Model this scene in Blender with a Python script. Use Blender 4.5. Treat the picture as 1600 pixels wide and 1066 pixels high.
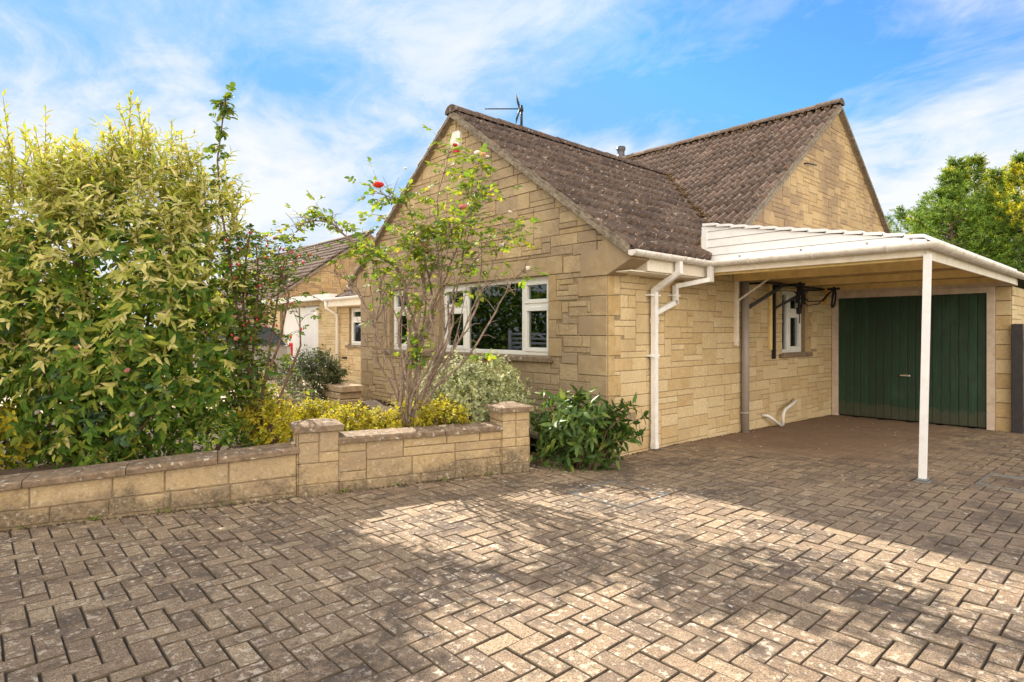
import bpy, math, random
import numpy as np
from math import radians, sin, cos, pi
from mathutils import Vector
C = bpy.context.scene
for o in list(bpy.data.objects): bpy.data.objects.remove(o, do_unlink=True)

# ------------------------------------------------------------------ camera, sun, sky, exposure
cam_d = bpy.data.cameras.new('camera'); cam = bpy.data.objects.new('camera', cam_d); C.collection.objects.link(cam)
cam.location = (0, 0, 1.5); cam.rotation_euler = (radians(90), 0, radians(47.9))
cam_d.sensor_width = 36; cam_d.lens = 36*940/1600; cam_d.shift_y = -15/1600
cam_d.clip_start = 0.05; cam_d.clip_end = 2000
C.camera = cam
SUN = Vector((-1.39, 0.13, 1.0)).normalized()
SUN_EL = math.asin(SUN.z)
sd = bpy.data.lights.new('sun', 'SUN'); so = bpy.data.objects.new('sun', sd); C.collection.objects.link(so)
sd.energy = 4.0; sd.angle = radians(0.55); sd.color = (1, .90, .76)
so.rotation_euler = SUN.to_track_quat('Z', 'Y').to_euler(); so.location = (0, 0, 20)
C.view_settings.view_transform = 'Standard'; C.view_settings.look = 'None'
C.view_settings.exposure = 1.55; C.view_settings.gamma = 1

def NT(mat_or_world):
    nt = mat_or_world.node_tree; nt.nodes.clear(); return nt
def N(nt, typ, **kw):
    n = nt.nodes.new('ShaderNode' + typ)
    for k, v in kw.items():
        if k.startswith('i_'):
            n.inputs[k[2:].replace('_', ' ')].default_value = v
        else: setattr(n, k, v)
    return n
def L(nt, a, b): nt.links.new(a, b)
def ramp(nt, fac, stops, interp='LINEAR'):
    r = N(nt, 'ValToRGB'); r.color_ramp.interpolation = interp
    el = r.color_ramp.elements
    while len(el) < len(stops): el.new(0.5)
    for e, (p, c) in zip(el, stops):
        e.position = p
        e.color = (c, c, c, 1) if isinstance(c, (int, float)) else (*c, 1)
    L(nt, fac, r.inputs['Fac']); return r.outputs['Color']
def mixc(nt, fac, a, b, blend='MIX'):
    m = N(nt, 'Mix', data_type='RGBA', blend_type=blend)
    for s, v in ((m.inputs['Factor'], fac), (m.inputs['A'], a), (m.inputs['B'], b)):
        pass
    def put(sock, v):
        if hasattr(v, 'is_output') or isinstance(v, bpy.types.NodeSocket): L(nt, v, sock)
        elif isinstance(v, (int, float)): sock.default_value = v
        else: sock.default_value = (*v, 1)
    put(m.inputs[0], fac); put(m.inputs[6], a); put(m.inputs[7], b)
    return m.outputs[2]
def math_(nt, op, a, b=0.0, c=None, clamp=False):
    m = N(nt, 'Math', operation=op, use_clamp=clamp)
    for i, v in enumerate((a, b, c)):
        if v is None: continue
        if isinstance(v, bpy.types.NodeSocket): L(nt, v, m.inputs[i])
        else: m.inputs[i].default_value = v
    return m.outputs[0]
def noise(nt, vec, scale, detail=4, rough=.6, dist=0):
    n = N(nt, 'TexNoise'); n.inputs['Scale'].default_value = scale; n.inputs['Detail'].default_value = detail
    n.inputs['Roughness'].default_value = rough; n.inputs['Distortion'].default_value = dist
    L(nt, vec, n.inputs['Vector']); return n.outputs['Fac']
def scaled(nt, vec, s, loc=(0, 0, 0), rot=(0, 0, 0)):
    m = N(nt, 'Mapping'); m.inputs['Scale'].default_value = s; m.inputs['Location'].default_value = loc
    m.inputs['Rotation'].default_value = rot
    L(nt, vec, m.inputs['Vector']); return m.outputs[0]

world = bpy.data.worlds.new('World'); C.world = world; world.use_nodes = True
nt = NT(world)
sky = N(nt, 'TexSky', sky_type='NISHITA'); sky.sun_disc = False; sky.sun_elevation = SUN_EL
sky.sun_rotation = math.atan2(SUN.x, SUN.y); sky.air_density = 1.0; sky.dust_density = 0.6; sky.ozone_density = 2.2
tc = N(nt, 'TexCoord'); gen = tc.outputs['Generated']
sep = N(nt, 'SeparateXYZ'); L(nt, gen, sep.inputs[0])
zc = math_(nt, 'MAXIMUM', sep.outputs['Z'], 0.0); zz = math_(nt, 'ADD', zc, 0.22)
cx = math_(nt, 'DIVIDE', sep.outputs['X'], zz); cy = math_(nt, 'DIVIDE', sep.outputs['Y'], zz)
cmb = N(nt, 'CombineXYZ'); L(nt, cx, cmb.inputs[0]); L(nt, cy, cmb.inputs[1])
cv = scaled(nt, cmb.outputs[0], (1.0, 1.5, 1), (1.7, 4.4, 0), (0, 0, 0.55))
n1 = noise(nt, cv, 0.95, 9, .60, 0.5); n2 = noise(nt, cv, 3.2, 6, .66, .9)
nn = math_(nt, 'ADD', math_(nt, 'MULTIPLY', n1, .74), math_(nt, 'MULTIPLY', n2, .26))
# clouds thicken into a milky veil towards the horizon
veil = ramp(nt, sep.outputs['Z'], [(0.0, .20), (.20, .11), (.36, 0.0), (1, 0.0)])
cl = ramp(nt, math_(nt, 'ADD', nn, veil), [(.42, 0), (.50, .28), (.57, .70), (.66, 1)])
skyc = N(nt, 'Mix', data_type='RGBA', blend_type='MULTIPLY'); skyc.inputs[0].default_value = 1
L(nt, mixc(nt, 1.0, sky.outputs[0], (2.6, 3.3, 4.0), 'DARKEN'), skyc.inputs[6]); skyc.inputs[7].default_value = (.27, .51, .73, 1)
# added: unseen half of the sky behind the camera brightened to fill shaded walls
sidef = N(nt, 'VectorMath', operation='DOT_PRODUCT'); L(nt, gen, sidef.inputs[0]); sidef.inputs[1].default_value = (.742, -.67, 0)
behind = ramp(nt, sidef.outputs['Value'], [(.0, 0), (.45, 1)])
clb = math_(nt, 'MAXIMUM', cl, math_(nt, 'MULTIPLY', behind, .75))
ccol = mixc(nt, behind, (2.75, 2.82, 2.92), (10.8, 9.4, 7.4))
mx = mixc(nt, clb, skyc.outputs[2], ccol)
bg = N(nt, 'Background'); L(nt, mx, bg.inputs['Color']); bg.inputs['Strength'].default_value = 0.12
wo = N(nt, 'OutputWorld'); L(nt, bg.outputs[0], wo.inputs[0])

# ------------------------------------------------------------------ helpers
rnd = random.Random(7); RNG = np.random.default_rng(11)
WL = {}
def tag(o, label=None, cat=None, group=None, kind=None):
    if label: o['label'] = label
    if cat: o['category'] = cat
    if group: o['group'] = group
    if kind: o['kind'] = kind
    return o
def thing(name, loc, label, cat, group=None):
    o = bpy.data.objects.new(name, None); C.collection.objects.link(o); o.empty_display_size = .2
    o.location = loc; WL[o.name] = Vector(loc); return tag(o, label, cat, group)
def link_mesh(name, me, mats, parent, origin):
    o = bpy.data.objects.new(name, me); C.collection.objects.link(o)
    for m in (mats if isinstance(mats, (list, tuple)) else [mats]): me.materials.append(m)
    WL[o.name] = Vector(origin)
    if parent: o.parent = parent; o.location = Vector(origin) - WL[parent.name]
    else: o.location = origin
    return o
class MB:
    def __init__(s): s.v = []; s.f = []; s.m = []; s.s = []
    def add(s, vs, fs, mi=0, smooth=False):
        b = len(s.v); s.v.extend([tuple(x) for x in vs])
        for f in fs: s.f.append(tuple(b+i for i in f)); s.m.append(mi); s.s.append(smooth)
        return s
    def box(s, a, b, mi=0, bev=0.0):
        x0, y0, z0 = [min(p, q) for p, q in zip(a, b)]; x1, y1, z1 = [max(p, q) for p, q in zip(a, b)]
        if bev <= 0:
            vs = [(x0,y0,z0),(x1,y0,z0),(x1,y1,z0),(x0,y1,z0),(x0,y0,z1),(x1,y0,z1),(x1,y1,z1),(x0,y1,z1)]
            return s.add(vs, [(0,3,2,1),(4,5,6,7),(0,1,5,4),(1,2,6,5),(2,3,7,6),(3,0,4,7)], mi)
        e = bev; lv = [(z0, e), (z0+e, 0), (z1-e, 0), (z1, e)]; vs = []
        for z, i in lv:
            ring = [(x0+i+e,y0+i),(x1-i-e,y0+i),(x1-i,y0+i+e),(x1-i,y1-i-e),(x1-i-e,y1-i),(x0+i+e,y1-i),(x0+i,y1-i-e),(x0+i,y0+i+e)]
            vs += [(x, y, z) for x, y in ring]
        fs = [tuple(range(7, -1, -1)), tuple(range(24, 32))]
        for k in range(3):
            for i in range(8): j = (i+1) % 8; fs.append((k*8+i, k*8+j, k*8+8+j, k*8+8+i))
        return s.add(vs, fs, mi)
    def tube(s, pts, r, n=8, mi=0, cap=True, smooth=True, sq=False):
        pts = [Vector(p) for p in pts]; rs = r if isinstance(r, (list, tuple)) else [r]*len(pts)
        ring = []; prev = None
        for i, p in enumerate(pts):
            t = (pts[min(i+1, len(pts)-1)] - pts[max(i-1, 0)]).normalized()
            up = Vector((0, 0, 1)) if abs(t.z) < .95 else Vector((0, 1, 0))
            if prev is not None:
                a = (prev - t*prev.dot(t)); a = a.normalized() if a.length > 1e-6 else t.cross(up).normalized()
            else: a = t.cross(up).normalized()
            b = t.cross(a).normalized(); prev = a
            for k in range(n):
                an = 2*pi*(k+(.5 if sq else 0))/n
                ring.append(p + (a*cos(an) + b*sin(an))*rs[i])
        fs = []
        for i in range(len(pts)-1):
            for k in range(n): j = (k+1) % n; fs.append((i*n+k, i*n+j, i*n+n+j, i*n+n+k))
        if cap: fs += [tuple(range(n-1, -1, -1)), tuple(range((len(pts)-1)*n, len(pts)*n))]
        return s.add(ring, fs, mi, smooth)
    def prism(s, poly, off, mi=0):
        n = len(poly); off = Vector(off); a = [Vector(p) for p in poly]; b = [p+off for p in a]
        fs = [tuple(range(n-1, -1, -1)), tuple(range(n, 2*n))] + [(i, (i+1) % n, n+(i+1) % n, n+i) for i in range(n)]
        return s.add(a+b, fs, mi)
    def lathe(s, c, prof, n=20, mi=0, smooth=True):
        vs = [(c[0]+r*cos(2*pi*k/n), c[1]+r*sin(2*pi*k/n), c[2]+z) for r, z in prof for k in range(n)]
        fs = [(i*n+k, i*n+(k+1) % n, i*n+n+(k+1) % n, i*n+n+k) for i in range(len(prof)-1) for k in range(n)]
        fs += [tuple(range(n-1, -1, -1)), tuple(range((len(prof)-1)*n, len(prof)*n))]
        return s.add(vs, fs, mi, smooth)
    def build(s, name, mats, parent=None, label=None, origin=None):
        if not s.v: return None
        a = np.array(s.v, float)
        if origin is None: origin = ((a[:,0].min()+a[:,0].max())/2, (a[:,1].min()+a[:,1].max())/2, a[:,2].min())
        me = bpy.data.meshes.new(name); me.from_pydata((a-np.array(origin)).tolist(), [], s.f)
        me.polygons.foreach_set('material_index', s.m); me.polygons.foreach_set('use_smooth', s.s); me.update()
        o = link_mesh(name, me, mats, parent, origin)
        if label: o['label'] = label
        return o
F_ = Vector((-.742, .67, 0)); R_ = Vector((.67, .742, 0))
def P(u, v, d):                       # a point d metres ahead of the camera seen at photo pixel (u, v)
    return Vector((0, 0, 1.5)) + F_*d + R_*((u-800)/940*d) + Vector((0, 0, (518-v)/940*d))
def gz(Y): return .1 if Y < 6.4 else .1*max(0, (11.57-Y)/5.17)   # drive falls gently to the garage

# ------------------------------------------------------------------ materials
def newmat(name):
    m = bpy.data.materials.new(name); m.use_nodes = True; nt = NT(m)
    out = N(nt, 'OutputMaterial'); b = N(nt, 'BsdfPrincipled'); L(nt, b.outputs[0], out.inputs['Surface'])
    g = N(nt, 'NewGeometry'); return m, nt, b, g, out
def bump(nt, b, h, strength, dist):
    n = N(nt, 'Bump'); n.inputs['Strength'].default_value = strength; n.inputs['Distance'].default_value = dist
    L(nt, h, n.inputs['Height']); L(nt, n.outputs[0], b.inputs['Normal'])
def plain(name, col, rough=.5, var=.12, scale=14, metal=0, bstr=.15, dirt=None, dirtamt=.5):
    m, nt, b, g, _ = newmat(name); pos = g.outputs['Position']
    n = noise(nt, pos, scale, 5, .65); c2 = tuple(x*(1-var*2) for x in col); c3 = tuple(min(1, x*(1+var)) for x in col)
    c = ramp(nt, n, [(.3, c2), (.7, c3)])
    if dirt:
        d = noise(nt, pos, 6, 8, .75, 1.0); c = mixc(nt, ramp(nt, d, [(.5, 0), (.68, dirtamt)]), c, dirt)
    L(nt, c, b.inputs['Base Color']); b.inputs['Roughness'].default_value = rough; b.inputs['Metallic'].default_value = metal
    if bstr: bump(nt, b, noise(nt, pos, scale*9, 4, .6), bstr, .004)
    return m
def stone(name, cols, grey=.35, bstr=.5, bsc=60, weather=(.21, .165, .12), moss=0.0):
    m, nt, b, g, _ = newmat(name); pos = g.outputs['Position']; rn = g.outputs['Random Per Island']
    c = ramp(nt, rn, [(i/(len(cols)-1)*.98, cc) for i, cc in enumerate(cols)])
    f = noise(nt, pos, 34, 7, .78); c = mixc(nt, ramp(nt, f, [(.36, .50), (.58, 0)]), c, (.31, .225, .13))
    c = mixc(nt, ramp(nt, noise(nt, scaled(nt, pos, (1, 1, 1), (2, 7, 3)), 9, 5, .7, .6), [(.42, .0), (.70, .35)]), c, (.74, .62, .42))
    f2 = noise(nt, pos, 170, 3, .6); c = mixc(nt, ramp(nt, f2, [(.3, .3), (.6, 0)]), c, (.19, .14, .085))
    w = math_(nt, 'ADD', math_(nt, 'MULTIPLY', noise(nt, pos, .75, 6, .66, .6), .86), math_(nt, 'MULTIPLY', math_(nt, 'FRACT', math_(nt, 'MULTIPLY', rn, 7.3)), .14))
    w = math_(nt, 'ADD', w, math_(nt, 'MULTIPLY', f, .18))
    c = mixc(nt, ramp(nt, w, [(.62-.2*grey, 0), (.80-.2*grey, .8)]), c, weather)
    if moss:
        s2 = N(nt, 'SeparateXYZ'); L(nt, pos, s2.inputs[0])
        mm = noise(nt, pos, 9, 8, .75, .6)
        m3 = noise(nt, pos, 2.6, 6, .7, .5); low = ramp(nt, math_(nt, 'ADD', s2.outputs['Z'], math_(nt, 'ADD', math_(nt, 'MULTIPLY', mm, -.25), math_(nt, 'MULTIPLY', m3, -.75))), [(-.0, moss*.8), (.0+.05, 0)])
        low = ramp(nt, math_(nt, 'ADD', math_(nt, 'ADD', s2.outputs['Z'], .33), math_(nt, 'ADD', math_(nt, 'MULTIPLY', mm, -.25), math_(nt, 'MULTIPLY', m3, -.75))), [(.0, moss*.8), (.14, 0)])
        c = mixc(nt, low, c, mixc(nt, ramp(nt, noise(nt, pos, 35, 4, .6), [(.4, 0), (.6, 1)]), (.075, .06, .04), (.22, .17, .12)))
        li = noise(nt, pos, 30, 6, .68); c = mixc(nt, ramp(nt, li, [(.58, 0), (.66, .7*moss)]), c, (.60, .54, .44))
        c = mixc(nt, ramp(nt, noise(nt, scaled(nt, pos, (1, 1, 1), (8, 1, 2)), 21, 7, .8), [(.55, 0), (.66, .55*moss)]), c, (.15, .115, .08))
    L(nt, c, b.inputs['Base Color']); b.inputs['Roughness'].default_value = .93
    h = math_(nt, 'ADD', noise(nt, pos, bsc, 6, .7), math_(nt, 'MULTIPLY', noise(nt, pos, 14, 3, .5), .8))
    bump(nt, b, h, bstr, .018); return m
TAN = [(.50, .355, .17), (.60, .46, .26), (.64, .50, .30), (.54, .39, .20), (.61, .47, .27), (.52, .37, .185)]
M = {}
M['side_stone'] = stone('side_stone', [(.54,.38,.18), (.68,.54,.31), (.75,.61,.38), (.58,.41,.20), (.71,.57,.34), (.63,.47,.25)], grey=.1, bstr=.35, bsc=40, weather=(.42, .31, .17))
M['front_stone'] = stone('front_stone', TAN, grey=.60, bstr=1.0, bsc=26, weather=(.29, .215, .15))
M['gable_stone'] = stone('gable_stone', [(.52,.34,.15), (.60,.42,.21), (.56,.38,.19), (.47,.31,.15), (.62,.45,.23)], grey=.5, bstr=.4, bsc=50, weather=(.26, .18, .12))
M['quoin'] = stone('quoin', [(.42,.295,.14), (.46,.34,.19), (.40,.29,.16), (.47,.32,.15)], grey=.55, bstr=.3, bsc=110, weather=(.30, .225, .155))
M['quoin_side'] = stone('quoin_side', [(.48,.335,.14), (.52,.365,.155), (.46,.32,.14), (.50,.34,.14)], grey=.05, bstr=.3, bsc=110)
M['mortar'] = plain('mortar', (.31, .235, .145), .95, .2, 20, bstr=.5)
M['low_stone'] = stone('low_stone', [(.54,.39,.205), (.58,.43,.245), (.50,.36,.19), (.56,.40,.20)], grey=.4, bstr=.9, bsc=42, weather=(.33, .245, .165), moss=1.0)
def coping():
    m, nt, b, g, _ = newmat('coping'); pos = g.outputs['Position']
    c = ramp(nt, noise(nt, pos, 16, 8, .75), [(.3, (.085, .062, .045)), (.5, (.21, .15, .10)), (.7, (.32, .24, .165))])
    c = mixc(nt, ramp(nt, noise(nt, pos, 19, 4, .55, .4), [(.60, 0), (.66, .85)]), c, (.50, .47, .41))
    c = mixc(nt, ramp(nt, noise(nt, scaled(nt, pos, (1,1,1), (5,5,5)), 13, 6, .7), [(.60, 0), (.70, .6)]), c, (.30, .16, .035))
    L(nt, c, b.inputs['Base Color']); b.inputs['Roughness'].default_value = .95
    bump(nt, b, noise(nt, pos, 45, 6, .7), .8, .01); return m
M['coping'] = coping()
def tile(name, base, hi, lichen, moss):
    m, nt, b, g, _ = newmat(name); pos = g.outputs['Position']; rn = g.outputs['Random Per Island']
    c = ramp(nt, rn, [(0, base), (.5, hi), (.8, tuple(x*.72 for x in base)), (1, tuple(x*1.25 for x in hi))])
    f = noise(nt, pos, 24, 7, .8); c = mixc(nt, ramp(nt, f, [(.38, .8), (.60, 0)]), c, (.030, .022, .020))
    f2 = noise(nt, pos, 17, 5, .6, .5); c = mixc(nt, ramp(nt, f2, [(.61, 0), (.65, lichen)]), c, (.47, .40, .33))
    f3 = noise(nt, scaled(nt, pos, (1,1,1), (3,9,1)), 11, 7, .7, .5); c = mixc(nt, ramp(nt, f3, [(.56, 0), (.66, moss)]), c, (.23, .105, .035))
    L(nt, c, b.inputs['Base Color']); b.inputs['Roughness'].default_value = .9
    bump(nt, b, noise(nt, pos, 85, 5, .7), .6, .008); return m
M['tile'] = tile('tile', (.105, .072, .056), (.165, .115, .09), .75, .5)
M['tile2'] = tile('tile2', (.125, .086, .067), (.185, .13, .105), .55, .6)
M['verge'] = plain('verge', (.27, .225, .175), .95, .3, 18, bstr=.8, dirt=(.08, .06, .045), dirtamt=.7)
M['moss'] = plain('moss', (.20, .115, .035), 1, .5, 40, bstr=1)
M['upvc'] = plain('upvc', (.80, .79, .77), .35, .03, 5, bstr=0)
M['pipe_white'] = plain('pipe_white', (.82, .82, .83), .4, .05, 9, bstr=0, dirt=(.50, .44, .38), dirtamt=.35)
M['gutter_dirty'] = plain('gutter_dirty', (.80, .77, .74), .5, .08, 10, bstr=.1, dirt=(.36, .29, .21), dirtamt=.6)
M['white_paint'] = plain('white_paint', (.83, .83, .85), .5, .04, 6, bstr=.1, dirt=(.60, .53, .46), dirtamt=.35)
M['fascia'] = plain('fascia', (.82, .76, .66), .55, .06, 6, bstr=.1, dirt=(.55, .42, .28), dirtamt=.5)
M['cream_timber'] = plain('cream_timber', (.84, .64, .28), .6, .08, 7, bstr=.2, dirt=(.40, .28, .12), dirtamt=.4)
M['ceiling'] = plain('ceiling', (.42, .29, .14), .7, .08, 5, bstr=.1)
M['pink_timber'] = plain('pink_timber', (.66, .55, .46), .6, .08, 8, bstr=.25, dirt=(.35, .25, .18), dirtamt=.5)
M['grey_pipe'] = plain('grey_pipe', (.34, .30, .28), .45, .06, 8, bstr=0)
M['black_metal'] = plain('black_metal', (.012, .012, .014), .5, .2, 20, bstr=.2)
M['dark_metal'] = plain('dark_metal', (.10, .10, .115), .4, .1, 20, metal=.6, bstr=0)
M['strap'] = plain('strap', (.015, .015, .017), .7, .2, 30)
M['yellow_strap'] = plain('yellow_strap', (.60, .30, .03), .7, .1, 30)
M['steel'] = plain('steel', (.70, .68, .64), .25, .05, 30, metal=1, bstr=0)
M['galv'] = plain('galv', (.30, .31, .31), .45, .15, 30, metal=.5)
M['gate_dark'] = plain('gate_dark', (.030, .030, .036), .6, .15, 12, dirt=(.10, .05, .03), dirtamt=.4)
M['concrete'] = plain('concrete', (.46, .385, .28), .95, .15, 9, bstr=.5, dirt=(.24, .19, .13), dirtamt=.5)
M['trough'] = plain('trough', (.50, .37, .24), .95, .15, 14, bstr=.6)
M['flat_roof'] = plain('flat_roof', (.25, .235, .22), .9, .15, 8)
M['shaded_timber'] = plain('shaded_timber', (.46, .32, .15), .7, .12, 9, bstr=.2, dirt=(.2, .12, .06), dirtamt=.4)
M['room'] = plain('room', (.60, .55, .47), .9, .05, 3, bstr=0)
M['curtain'] = plain('curtain', (.62, .58, .50), .9, .05, 9, bstr=0)
def doorgreen():
    m, nt, b, g, _ = newmat('door_green'); pos = g.outputs['Position']; rn = g.outputs['Random Per Island']
    c = ramp(nt, rn, [(0, (.010, .048, .026)), (.5, (.014, .070, .038)), (1, (.009, .040, .024))])
    st = noise(nt, scaled(nt, pos, (9, 9, .9)), 3, 7, .7, .3)
    c = mixc(nt, ramp(nt, st, [(.42, .8), (.62, 0)]), c, (.012, .030, .014))
    c = mixc(nt, ramp(nt, noise(nt, scaled(nt, pos, (30, 30, 1.2)), 2, 5, .6), [(.66, 0), (.74, .5)]), c, (.08, .12, .05))
    sz_ = N(nt, 'SeparateXYZ'); L(nt, pos, sz_.inputs[0])
    lowd = ramp(nt, math_(nt, 'ADD', sz_.outputs['Z'], math_(nt, 'MULTIPLY', noise(nt, pos, 7, 6, .75), -.45)), [(-.10, .6), (.02, 0)])
    c = mixc(nt, lowd, c, (.075, .068, .045))
    c = mixc(nt, ramp(nt, noise(nt, scaled(nt, pos, (1, 1, .6)), 2.2, 5, .7), [(.52, 0), (.66, .35)]), c, (.05, .10, .065))
    L(nt, c, b.inputs['Base Color']); b.inputs['Roughness'].default_value = .5
    bump(nt, b, noise(nt, scaled(nt, pos, (60, 60, 3)), 3, 4, .6), .25, .004); return m
M['door_green'] = doorgreen()
def glass():
    m, nt, b, g, out = newmat('glass'); nt.nodes.remove(b)
    t = N(nt, 'BsdfTransparent'); t.inputs[0].default_value = (.80, .84, .82, 1)
    gl = N(nt, 'BsdfGlossy'); gl.inputs['Roughness'].default_value = .015; gl.inputs[0].default_value = (.9, .95, 1, 1)
    fr = N(nt, 'Fresnel'); fr.inputs[0].default_value = 1.52
    mx = N(nt, 'MixShader'); L(nt, math_(nt, 'MULTIPLY_ADD', fr.outputs[0], 1.2, .06, clamp=True), mx.inputs[0]); L(nt, t.outputs[0], mx.inputs[1]); L(nt, gl.outputs[0], mx.inputs[2])
    L(nt, mx.outputs[0], out.inputs['Surface']); return m
M['glass'] = glass()
def paver():
    m, nt, b, g, _ = newmat('paver'); pos = g.outputs['Position']; rn = g.outputs['Random Per Island']
    c = ramp(nt, rn, [(0, (.225, .158, .105)), (.22, (.345, .25, .158)), (.45, (.28, .195, .125)), (.62, (.405, .305, .195)), (.8, (.30, .215, .138)), (1, (.18, .13, .092))])
    gr = noise(nt, pos, 130, 4, .85); c = mixc(nt, ramp(nt, gr, [(.43, .9), (.52, 0)]), c, (.075, .052, .036))
    gr2 = noise(nt, scaled(nt, pos, (1,1,1), (4,4,4)), 120, 3, .8); c = mixc(nt, ramp(nt, gr2, [(.57, 0), (.66, .7)]), c, (.58, .47, .34))
    # black staining in blotches
    bl = math_(nt, 'ADD', math_(nt, 'MULTIPLY', noise(nt, pos, 1.7, 7, .74, .5), .70), math_(nt, 'MULTIPLY', noise(nt, pos, 22, 4, .7), .30))
    c = mixc(nt, ramp(nt, bl, [(.495, 0), (.585, .72)]), c, (.066, .051, .043))
    # pale lichen, mostly out in the open
    s = N(nt, 'SeparateXYZ'); L(nt, pos, s.inputs[0])
    openm = ramp(nt, math_(nt, 'ADD', math_(nt, 'MULTIPLY', s.outputs['Y'], .1), math_(nt, 'MULTIPLY', noise(nt, pos, 1.2, 3, .6), .12)), [(.45, 1), (.66, 0)])
    reg = ramp(nt, noise(nt, pos, 3.1, 4, .6), [(.35, .25), (.62, 1)])
    lf = math_(nt, 'ADD', math_(nt, 'MULTIPLY', noise(nt, pos, 27, 3, .5, .2), .75), math_(nt, 'MULTIPLY', noise(nt, pos, 90, 3, .6), .25))
    lic = ramp(nt, lf, [(.555, 0), (.605, .78)])
    lic = math_(nt, 'MULTIPLY', math_(nt, 'MULTIPLY', lic, openm), reg)
    c = mixc(nt, lic, c, (.60, .52, .41))
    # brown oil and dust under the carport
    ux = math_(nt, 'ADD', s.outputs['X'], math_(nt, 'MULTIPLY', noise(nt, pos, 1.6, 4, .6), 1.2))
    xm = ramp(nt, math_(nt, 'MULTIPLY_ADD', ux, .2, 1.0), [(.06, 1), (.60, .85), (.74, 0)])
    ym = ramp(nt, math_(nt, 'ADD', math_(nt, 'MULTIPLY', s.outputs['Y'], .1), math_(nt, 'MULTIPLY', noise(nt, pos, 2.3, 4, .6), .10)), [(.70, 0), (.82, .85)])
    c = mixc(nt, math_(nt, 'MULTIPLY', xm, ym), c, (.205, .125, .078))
    L(nt, c, b.inputs['Base Color']); b.inputs['Roughness'].default_value = .92
    bump(nt, b, math_(nt, 'ADD', gr, math_(nt, 'MULTIPLY', noise(nt, pos, 70, 4, .6), .7)), .55, .006); return m
M['paver'] = paver()
def dirtmat(name, cols, sc, bs=.8):
    m, nt, b, g, _ = newmat(name); pos = g.outputs['Position']
    c = ramp(nt, noise(nt, pos, sc, 9, .75), [(.3, cols[0]), (.55, cols[1]), (.75, cols[2])])
    L(nt, c, b.inputs['Base Color']); b.inputs['Roughness'].default_value = 1
    bump(nt, b, noise(nt, pos, sc*5, 6, .7), bs, .02); return m
M['block_edge'] = dirtmat('block_edge', [(.05, .038, .028), (.14, .105, .07), (.28, .21, .14)], 11, .4)
M['joint'] = dirtmat('joint', [(.028, .021, .015), (.06, .045, .031), (.12, .09, .06)], 12)
M['soil'] = dirtmat('soil', [(.035, .022, .014), (.09, .058, .035), (.19, .13, .08)], 14)
M['grass'] = dirtmat('grass_ground', [(.05, .07, .02), (.09, .11, .035), (.15, .15, .06)], 4)
M['asphalt'] = dirtmat('asphalt', [(.10, .085, .07), (.14, .12, .10), (.19, .165, .14)], 8, .4)
M['slabs'] = dirtmat('slabs', [(.36, .28, .20), (.48, .39, .29), (.56, .47, .36)], 3, .3)
M['bark'] = plain('bark', (.20, .125, .085), .9, .35, 30, bstr=.6)
M['bark_grey'] = plain('bark_grey', (.30, .225, .18), .9, .35, 22, bstr=.6, dirt=(.10, .07, .05), dirtamt=.8)
def leafm(name, cols, trans=.5, rough=.45, spec=.22, tr_tint=(1.12, 1.12, .40), edge=None):
    m, nt, b, g, out = newmat(name); rn = g.outputs['Random Per Island']; pos = g.outputs['Position']
    c = ramp(nt, rn, [(i/(len(cols)-1), cc) for i, cc in enumerate(cols)])
    c = mixc(nt, ramp(nt, noise(nt, pos, 45, 3, .6), [(.35, .22), (.65, 0)]), c, tuple(x*.6 for x in cols[0]))
    L(nt, c, b.inputs['Base Color']); b.inputs['Roughness'].default_value = rough+.2; b.inputs['Specular IOR Level'].default_value = min(spec, .35)
    t = N(nt, 'BsdfTranslucent'); L(nt, mixc(nt, 1.0, c, tr_tint, 'MULTIPLY'), t.inputs[0])
    mx = N(nt, 'MixShader'); mx.inputs[0].default_value = trans; L(nt, b.outputs[0], mx.inputs[1]); L(nt, t.outputs[0], mx.inputs[2])
    L(nt, mx.outputs[0], out.inputs['Surface']); return m
M['lf_gold'] = leafm('leaf_gold', [(.38, .41, .07), (.52, .53, .14), (.34, .40, .05), (.76, .69, .34), (.52, .51, .11), (.72, .60, .30), (.24, .33, .05)], .30, .4, .3)
M['lf_green'] = leafm('leaf_green', [(.05, .12, .02), (.10, .21, .03), (.22, .33, .045), (.06, .14, .025), (.44, .46, .08), (.08, .17, .03)], .42, .42)
M['lf_dark'] = leafm('leaf_dark', [(.045, .10, .028), (.07, .14, .045), (.10, .18, .05)], .35, .35)
M['lf_blue'] = leafm('leaf_blue', [(.075, .14, .07), (.10, .18, .09), (.13, .21, .11)], .25, .5)
M['lf_rose'] = leafm('leaf_rose', [(.10, .20, .04), (.26, .37, .05), (.38, .43, .06), (.08, .16, .06), (.52, .46, .06), (.17, .28, .05), (.12, .23, .05)], .5, .4)
M['lf_hip'] = leafm('leaf_hip', [(.06, .12, .035), (.10, .17, .04), (.22, .27, .05), (.07, .13, .04), (.38, .34, .06)], .45, .45)
M['lf_yellow'] = leafm('leaf_yellow', [(.50, .42, .03), (.62, .52, .05), (.30, .34, .04), (.55, .42, .04), (.14, .20, .04)], .4, .4)
M['lf_vari'] = leafm('leaf_variegated', [(.16, .22, .07), (.66, .66, .44), (.30, .36, .14), (.76, .74, .56), (.14, .20, .06), (.60, .60, .36)], .3, .4, tr_tint=(1.1, 1.1, .7))
M['lf_laurel'] = leafm('leaf_laurel', [(.05, .11, .03), (.08, .155, .035), (.12, .20, .045), (.055, .12, .03), (.27, .32, .06)], .3, .28, .6)
M['lf_ever'] = leafm('leaf_evergreen', [(.05, .075, .03), (.09, .11, .055), (.06, .085, .03), (.16, .16, .09)], .3, .4)
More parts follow.
